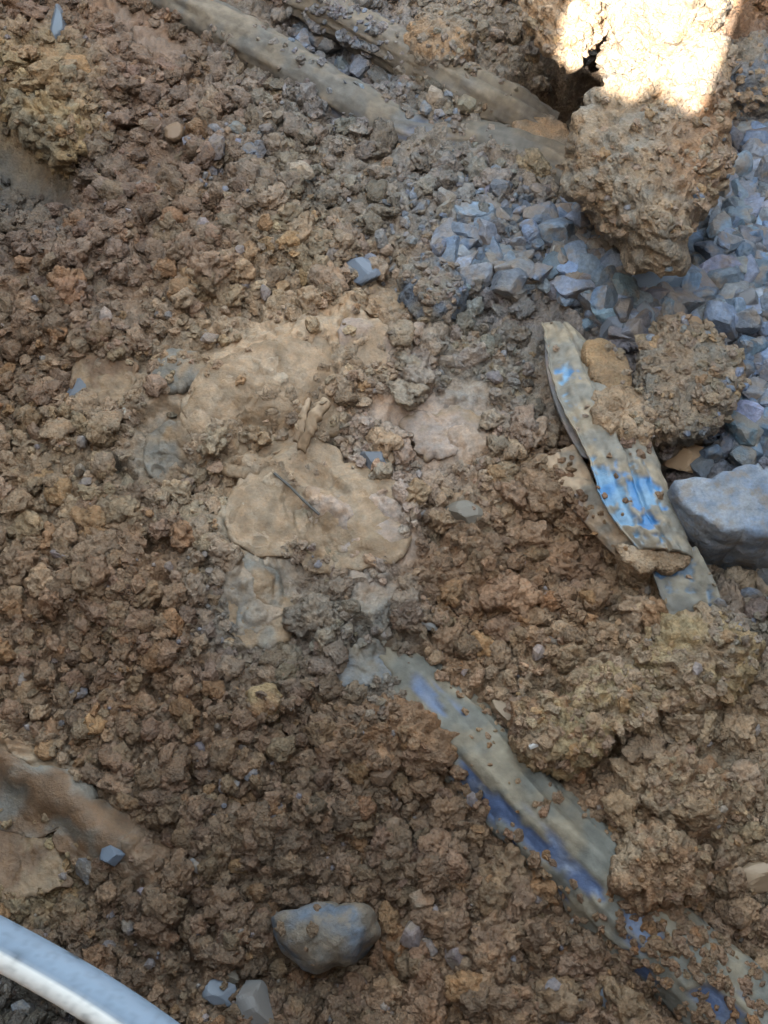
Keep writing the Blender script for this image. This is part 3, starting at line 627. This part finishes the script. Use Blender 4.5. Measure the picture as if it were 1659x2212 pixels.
lump('mud_lump', [(900, 60), (960, 40), (1010, 60), (1015, 110), (980, 150), (930, 140), (880, 100)], .04, .07, n=(60, 140), crust=.006, big=.012, colours=('tan', 'greym'), seed=62,
     label='tan clod perched behind the short mud-coated pipe', cat='mud lump')
lump('mud_lump', [(720, 1570), (700, 1620), (770, 1650), (850, 1640), (930, 1660), (980, 1620), (940, 1560), (860, 1530), (780, 1540)], .0, .05, n=(70, 170), crust=.008, big=.014, colours=('rust', 'brown'), seed=63,
     label='long brown clod bank at the upper left side of the water pipe', cat='mud lump')
lump('mud_lump', [(1390, 1690), (1440, 1640), (1520, 1650), (1560, 1700), (1540, 1770), (1460, 1790), (1400, 1750)], .02, .055, n=(70, 170), crust=.009, big=.014, colours=('tan', 'rust'), seed=64,
     label='tan crumbly clod midway between the quartz clod and the right edge', cat='mud lump')
lump('mud_lump', [(20, 170), (60, 130), (120, 160), (165, 230), (175, 300), (140, 330), (90, 290), (30, 250)], .0, .06, n=(90, 220), crust=.009, big=.022, dome=2.2, colours=('ochre', 'olive'), seed=65,
     label='yellowish clay lump above the dark hollow at the left edge', cat='mud lump')
lump('mud_lump', [(1570, 130), (1600, 100), (1680, 110), (1700, 180), (1650, 230), (1590, 210)], .04, .07, n=(60, 140), crust=.006, big=.012, colours=('stone', 'greym'), seed=66,
     label='grey lump in the hollow right of the huge mud mass', cat='mud lump')

# quartz fleck: a part of the orange clod
def single(name, X, Y, r, kind, colour, mat, label=None, cat=None, parent=None, seed=0, sub=3, rot=(0, 0, 0), scale=(1, 1, 1), dz=.0, **kw):
    V, F = (stone_shape if kind == 'stone' else clod_shape)(sub, seed)
    s = r * mpp(X, Y); V = (V * scale) @ rotm(*rot).T * s
    me = mesh_np(name, V, F, smooth=(kind != 'stone'))
    o = link(name, me, mat, parent, label, cat, **kw); c = C[colour] if isinstance(colour, str) else colour
    o.color = (*c, 1); p = W(X, Y)
    for _ in range(8):
        z_ = float(gh(np.array([p[0]]), np.array([p[1]]))[0]); p = .4 * p + .6 * W(X, Y, z_)
    o.location = (p[0], p[1], z_ + s * (.5 if X > 1180 and Y < 1100 else .12 if X > 1180 or Y > 1750 else -.05) + dz)
    return o
q = single('quartz_fleck', 1163, 1612, 15, 'stone', 'pale', M_quartz, parent=ol, seed=5, scale=(1.3, .7, .6), rot=(.3, .2, .6))
def drop(X, Y, lift=.0):
    t_ = BVHTree.FromPolygons(np.vstack([a for a, b in SURF]).tolist(), [tuple(f) for f in np.vstack([b + o for (a, b), o in zip(SURF, np.cumsum([0] + [len(a) for a, b in SURF])[:-1]) if b.shape[1] == 4]).tolist()])
    d = Vector(W(X, Y)) - Vector((0, 0, CAM_Z)); h_ = t_.ray_cast(Vector((0, 0, CAM_Z)), d.normalized())
    return h_[0] + Vector((0, 0, lift))
q.location = drop(1158, 1606, .0)

# ------------------------------------------------------------------ named single stones and scraps
big = [ # x, y, radius, elongation, angle, colour, label
 (1402, 606, 52, 1.3, .3, 'blue', 'largest blue-grey stone in the gravel, lying nearest the tip of the huge mud mass'),
 (1606, 672, 40, 1.0, 0, 'blue', 'round pale blue-grey stone at the lower right of the gravel'),
 (1500, 628, 36, 1.1, 1.2, 'blue', 'upright blue-grey stone two stones right of the largest gravel stone'),
 (1440, 672, 30, 1.1, 1.0, 'blue', 'dark blue-grey stone touching the underside of the largest gravel stone'),
 (1557, 655, 28, 1.2, 1.5, 'stone', 'narrow grey stone left of the round pale one'),
 (1398, 690, 26, 1.2, 1.2, 'blue', 'blue-grey oval stone standing above the pale crusty lump'),
 (1525, 690, 26, 1.1, 0, 'blue', 'small blue-grey stone under the narrow grey one'),
 (1325, 712, 42, 1.0, .5, 'stone', 'grey-blue rough stone touching the top of the torn blue pipe'),
 (1478, 715, 28, 1.4, .1, 'tan', 'tan flat-faced block on top of the pale crusty lump'),
 (1290, 500, 40, 1.5, 1.2, 'blue', 'long curved blue-grey stone under the lip of the huge mud mass'),
 (1400, 570, 22, 1.5, .1, (.13, .20, .30), 'bluest small stone right at the foot of the huge mud mass'),
 (1478, 553, 20, 1.2, 0, 'tan', 'small tan pebble among blue-grey gravel below the narrow hole'),
 (1512, 520, 40, 1.2, 1.1, 'blue', 'pointed blue-grey stone at the mouth of the narrow hole'),
 (1558, 735, 30, 1.3, -.3, 'stone', 'grey stone on the upper right rim of the pale crusty lump'),
 (1510, 905, 34, 1.5, .5, 'stone', 'slanting purple-grey stone in the hollow below the pale crusty lump'),
 (1620, 985, 36, 1.1, .8, 'blue', 'blue-grey wedge just above the grey slab'),
 (1485, 1000, 44, 1.1, .2, 'tan', 'tan mud-covered stone between the torn pipe and the grey slab'),
 (1560, 915, 28, 1.1, 1.3, 'stone', 'grey block upright beside the slanting purple-grey stone'),
 (1600, 880, 28, 1.2, .2, 'blue', 'pale greenish-grey stone at the right of the shaded hollow'),
 (780, 585, 40, 1.1, .6, 'stone', 'blue-grey knob alone in the brown rubble above the pale mud'),
 (127, 62, 26, 1.7, 1.4, 'blue', 'light blue-grey stone in the top left corner rubble'),
 (170, 845, 34, 1.2, 0, 'stone', 'grey stone partly sunk in mud near the left edge'),
 (1090, 1535, 26, 1.3, .5, 'tan', 'square-cut tan stone beside the top of the water pipe'),
 (1330, 1780, 24, 1.0, .5, 'tan', 'tan pebble sitting at the right margin of the water pipe'),
 (1130, 1805, 27, 1.1, .9, 'tan', 'tan cube-shaped pebble resting on the blue strip of the water pipe'),
 (1165, 1850, 24, 1.1, .3, 'rust', 'reddish pebble beside the tan cube-shaped one on the water pipe'),
 (1590, 1810, 40, 1.1, .3, 'ochre', 'ochre stone at the right edge above the pale yellow one'),
 (1640, 1880, 46, 1.2, .1, 'pale', 'pale yellow-tan stone at the right edge'),
 (1530, 2150, 30, 1.1, .3, 'tan', 'tan pebble lying over the last stretch of the water pipe'),
 (1310, 2140, 36, 1.1, .3, 'stone', 'dull blue-grey stone lying left of the water pipe near the bottom'),
 (550, 2170, 50, 1.2, 1.2, 'stone', 'pale blue-grey stone standing at the bottom edge, right of the white hose'),
 (480, 2150, 34, 1.0, .3, 'stone', 'grey stone between the white hose and the pale bottom stone'),
 (240, 1840, 34, 1.3, .9, 'stone', 'blue-grey wedge stuck in the lower left slope'),
 (600, 1985, 30, 1.1, .4, 'greym', 'grey-brown stone leaning on the dark rock'),
 (500, 2100, 30, 1.1, .4, 'greym', 'grey-brown cobble left of and below the dark rock'),
 (398, 500, 22, 1.9, .9, 'stone', 'finger-shaped grey stone in the left rubble'),
 (300, 178, 17, 1.0, 0, 'rust', 'upper orange round pebble in the left rubble'),
 (375, 283, 19, 1.0, 0, 'rust', 'lower orange round pebble in the left rubble'),
 (1000, 450, 24, 1.0, 0, 'stone', 'round grey stone in the rubble below the bent pipe'),
 (1320, 620, 24, 1.2, 0, 'blue', 'dark blue pebble left of the largest gravel stone'),
 (1290, 585, 24, 1.2, .5, 'blue', 'blue-grey pebble below the long curved stone'),
 (815, 1000, 30, 1.2, .8, 'stone', 'bluish stone poking from the mud right of the folded clay flake'),
 (1010, 1110, 26, 1.4, .2, 'greym', 'grey sliver standing in brown crumbs at mid picture'),
]
for k, (X, Y, r, e, a, c, lb) in enumerate(big):
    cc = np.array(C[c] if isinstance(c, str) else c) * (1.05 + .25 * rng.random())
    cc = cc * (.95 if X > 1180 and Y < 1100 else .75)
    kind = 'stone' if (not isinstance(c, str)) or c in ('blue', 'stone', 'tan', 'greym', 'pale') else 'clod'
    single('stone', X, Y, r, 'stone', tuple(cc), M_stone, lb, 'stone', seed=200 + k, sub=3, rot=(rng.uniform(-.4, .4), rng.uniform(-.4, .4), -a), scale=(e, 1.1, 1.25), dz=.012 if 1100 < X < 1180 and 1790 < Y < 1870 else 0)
single('plastic_chip', 895, 1335, 32, 'stone', (.20, .225, .25), M_stone, 'pale bluish-white broken chip lying below the pink mud', 'plastic scrap', seed=301, scale=(1.3, .8, .45), rot=(.5, .2, -.6))
single('plastic_chip', 418, 972 - 600 + 480, 8, 'stone', (.02, .025, .06), M_stone, 'tiny dark blue sliver stuck in the tan mud mound', 'plastic scrap', seed=302, scale=(3.0, .7, .6), rot=(0, 0, .95), dz=.004)
single('plastic_chip', 275, 890, 18, 'stone', (.20, .18, .15), M_stone, 'pale thin shard on the left of the tan mud mound', 'plastic scrap', seed=303, scale=(.5, 1.6, .5), rot=(0, .3, .5))
single('plastic_chip', 570, 1145 + 8, 10, 'stone', (.08, .085, .18), M_stone, 'small violet-blue scrap beside the clay slab at the ledge foot', 'plastic scrap', seed=304, scale=(.8, 1.7, .5), rot=(0, 0, .1), dz=.004)

# folded clay flake: two plates leaning on the ledge
fk = base_empty('clay_flake', 665, 900, 'folded pale clay flake of two long plates standing at the ledge', 'clay')
strip('plate', [(632, 950), (640, 915), (655, 875), (664, 862)], [(645, 958), (658, 918), (668, 880), (676, 868)], [.05, .07, .085, .09], arch=.004, thick=.006, mudt=.001, n=(50, 14), ragged=5, seed=70, parent=fk, cols=dict(mud='pale', mud2='tan'))
strip('plate', [(640, 968), (655, 925), (676, 880), (694, 858)], [(656, 975), (680, 930), (700, 890), (712, 868)], [.045, .07, .085, .095], arch=.006, thick=.006, mudt=.0015, n=(60, 18), ragged=6, seed=71, parent=fk, cols=dict(mud='pale', mud2='tan'))
# thin dark twig in the smooth mud
def rod(name, pts, r, mat, label, cat):
    S = np.array([W(a, b, c) for a, b, c in pts]); S = spline(S, 24)
    T = np.gradient(S, axis=0); T /= np.linalg.norm(T, axis=1)[:, None]; sd_ = np.cross(T, [0, 0, 1]); sd_ /= np.linalg.norm(sd_, axis=1)[:, None]; up = np.cross(sd_, T)
    th = np.linspace(0, 2 * math.pi, 8, endpoint=False); rr = r * (1 + .15 * np.sin(np.arange(24) * 1.3))
    V = (S[:, None] + rr[:, None, None] * (sd_[:, None] * np.cos(th)[None, :, None] + up[:, None] * np.sin(th)[None, :, None])).reshape(-1, 3)
    me = mesh_np(name, V, grid_faces(24, 8, True)); return link(name, me, mat, None, label, cat)
g0 = at_ground(605, 1035)[2]; g1 = at_ground(690, 1110)[2]
rod('twig', [(592, 1022, g0 + .022), (625, 1050, g0 + .02), (655, 1080, g1 + .024), (690, 1112, g1 + .018)], .0022, M_twig, 'thin dark twig lying across the smooth mud at the ledge', 'twig')
g0 = at_ground(1500, 210)[2]
rod('twig', [(1540, 190, .12), (1575, 165, .13), (1600, 140, .135)], .003, M_twig, 'short straw-thin stalk beside the huge mud mass', 'twig')

# ------------------------------------------------------------------ white hose crossing the lower left corner, above the ground
def hose():
    path = [(-1100, 1500, .02), (-820, 1640, .22), (-520, 1780, .42), (-230, 1925, .52), (-60, 2008, .50), (80, 2082, .48), (200, 2152, .47), (330, 2240, .46), (480, 2360, .45), (700, 2570, .44)]
    n = (220, 40); S = spline(path, n[0]); ctr = W(S[:, 0], S[:, 1], S[:, 2].reshape(-1))
    T = np.gradient(ctr, axis=0); T /= np.linalg.norm(T, axis=1)[:, None]
    side = np.cross(T, [0, 0, 1]); side /= np.linalg.norm(side, axis=1)[:, None]; up = np.cross(side, T)
    th = np.linspace(0, 2 * math.pi, n[1], endpoint=False); R = np.linspace(.0180, .0215, n[0])[:, None, None]
    V = ctr[:, None] + R * (side[:, None] * np.cos(th)[None, :, None] + up[:, None] * np.sin(th)[None, :, None])
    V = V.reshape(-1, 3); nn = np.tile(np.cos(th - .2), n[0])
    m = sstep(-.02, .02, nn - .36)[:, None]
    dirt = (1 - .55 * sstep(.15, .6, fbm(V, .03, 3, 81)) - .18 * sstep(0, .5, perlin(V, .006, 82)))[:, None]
    col = (np.array((.78, .76, .73)) * m + np.array((.15, .20, .27)) * (1 - m)) * dirt  # sunlit white and shaded grey-blue sides painted into the colour, dirt over both
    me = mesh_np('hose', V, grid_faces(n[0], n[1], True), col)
    link('hose', me, M_hose, None, 'smooth white hose crossing the lower left corner, shaded side painted grey-blue', 'hose')
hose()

# ------------------------------------------------------------------ loose clods and gravel
NS = 54000
X = rng.uniform(-370, DW + 370, NS); Y = rng.uniform(-90, DH + 110, NS)
P = W(X, Y)
for _ in range(5):
    zz_ = gh(P[:, 0], P[:, 1]); P = .4 * P + .6 * W(X, Y, zz_)
sc = mpp(X, Y)
pz = P.copy(); pz[:, 2] = 0
Sm = smoothness(X, Y, pz); Gr = gravelness(X, Y)
r = (.0037 + .0019 * np.clip((1500 - Y) / 1500, 0, 1)) * (1 - rng.random(NS)) ** (-1 / 2.1); r = np.minimum(r, .021)
patch = perlin(pz, .12, 91)
r = r * (1 + .25 * patch)
keep = rng.random(NS) < (1 - .97 * sstep(.12, .5, Sm)) * (.56 + .5 * patch + .5 * Gr)
# little lies on the bare stretches of the pipes and torn plastic
def along(X, Y, pts, half):
    m = np.zeros(len(X), bool)
    for (ax, ay), (bx, by) in zip(pts[:-1], pts[1:]):
        t = np.clip(((X - ax) * (bx - ax) + (Y - ay) * (by - ay)) / ((bx - ax) ** 2 + (by - ay) ** 2), 0, 1)
        m |= np.hypot(X - ax - t * (bx - ax), Y - ay - t * (by - ay)) < half
    return m
thin = along(X, Y, [(300, -60), (520, 70), (760, 215), (860, 270)], 30) | along(X, Y, [(860, 275), (1000, 295), (1230, 370)], 28)
thin |= along(X, Y, [(880, 115), (1000, 170), (1120, 225)], 34)
slabz = np.zeros(NS, bool)
for ol_ in SL:
    o_ = np.array(ol_[0], float); c_ = o_.mean(0); a_ = np.arctan2(o_[:, 1] - c_[1], o_[:, 0] - c_[0]); q_ = np.argsort(a_); rr_ = np.hypot(*(o_ - c_).T)
    R_ = np.interp(np.arctan2(Y - c_[1], X - c_[0]), np.concatenate([a_[q_] - 2 * math.pi, a_[q_], a_[q_] + 2 * math.pi]), np.tile(rr_[q_], 3)); slabz |= np.hypot(X - c_[0], Y - c_[1]) < R_ * .86
bare = along(X, Y, [(920, 1510), (1060, 1650), (1160, 1745), (1290, 1860)], 60)
bare2 = along(X, Y, [(1190, 720), (1240, 850), (1330, 1000), (1440, 1190)], 75) | along(X, Y, [(1450, 1230), (1510, 1330)], 50)
slab = along(X, Y, [(1480, 1090), (1680, 1090)], 80)
pr = rng.random(NS)
keep &= ~(slabz & (pr < .90)); r = np.where(slabz, np.minimum(r, .007), r); keep &= ~(thin & (pr < .82)) & ~(bare & (pr < .82)) & ~(bare2 & (pr < .9)) & ~(slab & (pr < .97)) & ~(along(X, Y, [(1290, 780), (1330, 840)], 55) & (pr < .98))
mudlump = along(X, Y, [(1400, -20), (1410, 420)], 100) | along(X, Y, [(1420, 830), (1540, 830)], 100)
keep &= ~(mudlump & (pr < .3))
r = np.where(mudlump | thin | bare | bare2, np.minimum(r, .008), r)
X, Y, P, sc, r, Gr, Sm = (a[keep] for a in (X, Y, P, sc, r, Gr, Sm))
n = len(X)
isst = rng.random(n) < Gr
r = np.where(isst & (Gr < .3), r * .8, r)
r = np.where(isst & (Gr > .5), np.clip(r * 2.3, .0095, .031), r)
# height: the ground, or whatever lies above it
V_all, F_all, off = [], [], 0
for V_, F_ in SURF:
    V_all.append(V_); F_all.append(F_ + off); off += len(V_)
bvh = BVHTree.FromPolygons(np.vstack(V_all).tolist(), [tuple(f) for f in np.vstack(F_all).tolist()])
z = gh(P[:, 0], P[:, 1])
onf = np.zeros(n, bool)
dn = Vector((0, 0, -1))
# a clod above the floor shows further up, so look along the sight line to find the surface it lies on
for i in range(n):
    d = Vector((P[i, 0], P[i, 1], -CAM_Z)).normalized()
    hit = bvh.ray_cast(Vector((0, 0, CAM_Z)), d)
    if hit[0] is not None and hit[0].z > z[i] + .004:
        if hit[1].z * (1 if hit[1].dot(d) < 0 else -1) < .35: z[i] = -9; continue
        P[i] = hit[0]; z[i] = hit[0].z; onf[i] = True
rk = rng.random(n); inslab = along(X, Y, [(1480, 1100), (1680, 1110)], 110) | along(X, Y, [(620, 2020), (790, 2020)], 70)
z = np.where(onf & (rk < np.where(inslab, .93, np.where(along(X, Y, [(940, 1520), (1300, 1880)], 95) | along(X, Y, [(300, -60), (520, 70), (760, 215), (860, 270), (1230, 370)], 60), .6, .15))), -9, z)
ok = z > -5
X, Y, P, sc, r, Gr, Sm, isst, z, onf = (a[ok] for a in (X, Y, P, sc, r, Gr, Sm, isst, z, onf)); n = len(X)
r = np.where(onf, np.minimum(r, .0095) * rng.uniform(.55, 1.1, n), r); r = np.where(Y > 1350, np.minimum(r, np.where(X > 850, .021, .017)), r); isst = isst & ~(onf & (rng.random(n) < .8))
P[:, 2] = z + r * np.where(onf, -.05, np.where(isst, .62, .36))
q0 = P.copy(); q0[:, 2] = 0
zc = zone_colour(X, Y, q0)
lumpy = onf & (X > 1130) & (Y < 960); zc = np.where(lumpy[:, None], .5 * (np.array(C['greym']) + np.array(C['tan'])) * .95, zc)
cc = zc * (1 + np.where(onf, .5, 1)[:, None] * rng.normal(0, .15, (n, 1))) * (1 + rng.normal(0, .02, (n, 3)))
stc = np.where((rng.random(n) < .55)[:, None], np.array(C['blue']), np.array(C['stone'])) * (1.08 + rng.normal(0, .24, (n, 1))) * (1 + np.stack([rng.normal(-.02, .05, n), np.zeros(n), rng.normal(.04, .07, n)], -1))
warm = rng.random(n) < .20
mixf = np.where(warm, 0, .35 + .65 * np.clip(Gr, 0, 1))[:, None]
cc = np.where(isst[:, None], stc * mixf + cc * (1 - mixf), cc)
rusty = (~isst) & (rng.random(n) < .06); cc = np.where(rusty[:, None], cc * np.array([1.12, .98, .80]), cc)
palec = rng.random(n) < .02; cc = np.where(palec[:, None], cc * 1.2, cc)
cc = np.clip(cc, .03, .7)
psize = r / sc
inview = (X > 0) & (X < DW) & (Y > 0) & (Y < DH)
rot = rng.uniform(0, 2 * math.pi, (n, 3)); rot[:, 0] = rng.normal(0, .5, n); rot[:, 1] = rng.normal(0, .5, n)
def pick(mask, k):
    idx = np.where(mask & inview & ~onf)[0]; return set(idx[np.argsort(-psize[idx])][:k].tolist())
solo_s = pick(isst, 240); solo_c = pick(~isst, 290)

LAND = [('the huge mud mass', 1390, 330), ('the long plastered pipe', 640, 190), ('the left edge hollow', 80, 350), ('the torn blue pipe', 1330, 950), ('the pale crusty lump', 1480, 840),
        ('the largest gravel stone', 1402, 606), ('the grey slab', 1560, 1120), ('the folded clay flake', 665, 900), ('the pink mud patch', 790, 1110), ('the tan mud mound', 450, 850),
        ('the pale bluish chip', 895, 1335), ('the quartz-flecked clod', 1200, 1590), ('the broad ochre-tan clod', 1500, 1430), ('the bare water pipe', 1130, 1770), ('the white hose', 150, 2090),
        ('the dark rock', 700, 2020), ('the lower left ridge', 130, 1730), ('the round ochre clod', 570, 1515), ('the bluish grey lump', 935, 630), ('the knobbly brown clod', 1420, 1870),
        ('the corner stone', 127, 62), ('the orange pebble', 375, 283), ('the grey bottom stone', 1310, 2140), ('the short coated pipe', 950, 150), ('the finger-shaped stone', 398, 500),
        ('the tan mud flat', 560, 1300), ('the sunk grey stone', 170, 845)]
def place_word(X, Y):
    d = [math.hypot(X - a, Y - b) for _, a, b in LAND]; k = int(np.argmin(d)); nm, a, b = LAND[k]
    dx, dy = X - a, Y - b
    ang = math.degrees(math.atan2(dy, dx)) % 360
    side = ['to the right of', 'below and right of', 'below', 'below and left of', 'to the left of', 'above and left of', 'above', 'above and right of'][int((ang + 22.5) // 45) % 8]
    near = 'close' if d[k] < 75 else ('just' if d[k] < 140 else 'well')
    return nm, f'{near} {side} {nm}'
def colour_word(c, st):
    l = c.mean(); w = c[0] / max(c[2], .01)
    if w < 1.15: return ('pale' if l > .15 else 'dark' if l < .11 else 'medium') + ' blue-grey' if c[2] > c[0] else ('light' if l > .14 else 'dark') + ' grey'
    if w < 1.6: return 'grey-brown'
    if w > 3.0: return 'orange-brown'
    return 'tan' if l > .15 else ('dark brown' if l < .092 else 'brown')
protoS = []; protoC = []
for k in range(14):
    V_, F_ = stone_shape(3, 400 + k); protoS.append(mesh_np('gravel_stone', V_, F_, smooth=False)); protoS[-1].materials.append(M_stone)
    V_, F_ = clod_shape(3, 500 + k); protoC.append(mesh_np('mud_clod', V_, F_)); protoC[-1].materials.append(M_clod)
SH = {}
for t_, L_s in (('s', protoS), ('c', protoC)):
    for k_, m_e in enumerate(L_s):
        a_r = np.zeros(len(m_e.vertices) * 3, np.float32); m_e.vertices.foreach_get('co', a_r); d_ = np.sort(np.ptp(a_r.reshape(-1, 3), axis=0))[::-1]
        SH[(t_, k_)] = 'long' if d_[0] / d_[1] > 1.4 else ('flat' if d_[1] / d_[2] > 1.45 else 'blocky')
def solo(i, st):
    k = int(rng.integers(14)); me = (protoS if st else protoC)[k]
    o = bpy.data.objects.new('gravel_stone' if st else 'mud_clod', me); COL.objects.link(o)
    o.location = P[i]; o.rotation_euler = rot[i]; s = r[i] * 1.12; o.scale = (s, s, s); o.color = (*cc[i], 1)
    nm, pw = place_word(X[i], Y[i]); sz = 'big' if r[i] > .017 else ('medium' if r[i] > .0125 else 'small')
    D_ = SH[('s' if st else 'c', k)]
    o['label'] = f"{sz} {D_} {colour_word(cc[i], st)} {'stone' if st else 'mud clod'} {pw}"
    o['category'] = 'stone' if st else 'mud clod'
    o['group'] = ('gravel stones around ' if st else 'mud clods around ') + nm
for i in sorted(solo_s): solo(i, True)
for i in sorted(solo_c): solo(i, False)

def mass(name, sel, shapef, mat, label, cat, big_px):
    Vs, Fs, Cs, Sm_, off = [], [], [], [], 0
    qs_ = np.sort(psize[np.array(sel)]); m_ = len(qs_); t0_ = qs_[int(m_ * .50)]; big_px = qs_[max(0, m_ - big_px)]
    for sub in (0, 1, 2):
        protos = [shapef(sub, 600 + k, *(()) ) for k in range(24)]
        if sub == 0: idx = [i for i in sel if psize[i] <= t0_]
        elif sub == 1: idx = [i for i in sel if t0_ < psize[i] <= big_px]
        else: idx = [i for i in sel if psize[i] > big_px]
        if not idx: continue
        idx = np.array(idx); pk = rng.integers(0, 24, len(idx))
        for k in range(24):
            ii = idx[pk == k]
            if not len(ii): continue
            V0, F0 = protos[k]
            Rm = np.array([rotm(*rot[i]) for i in ii])
            VV = np.einsum('nij,vj->nvi', Rm, V0) * (r[ii] * 1.12)[:, None, None] + P[ii][:, None, :]
            FF = F0[None] + (np.arange(len(ii)) * len(V0))[:, None, None] + off
            Vs.append(VV.reshape(-1, 3)); Fs.append(FF.reshape(-1, 3)); Sm_.append(np.full(len(FF.reshape(-1, 3)), sub == 2 and 'gravel' not in name)); Cs.append(np.repeat(cc[ii], len(V0), 0)); off += len(ii) * len(V0)
    me = mesh_np(name, np.vstack(Vs), np.vstack(Fs), np.vstack(Cs)); me.polygons.foreach_set('use_smooth', np.concatenate(Sm_)); me.update()
    link(name, me, mat, None, label, cat, kind='stuff')
mass('soil_crumbs', [i for i in range(n) if not isst[i] and i not in solo_c], clod_shape, M_soil, 'brown and tan soil crumbs strewn thickly over the trench floor', 'soil', 1400)
mass('fine_gravel', [i for i in range(n) if isst[i] and i not in solo_s], stone_shape, M_stone_v, 'small blue-grey gravel mixed into the soil', 'gravel', 550)
tri = sum(len(o.data.polygons) * (2 if len(o.data.polygons[0].vertices) == 4 else 1) for o in COL.objects if o.type == 'MESH')
print('elements', n, 'tris', tri)
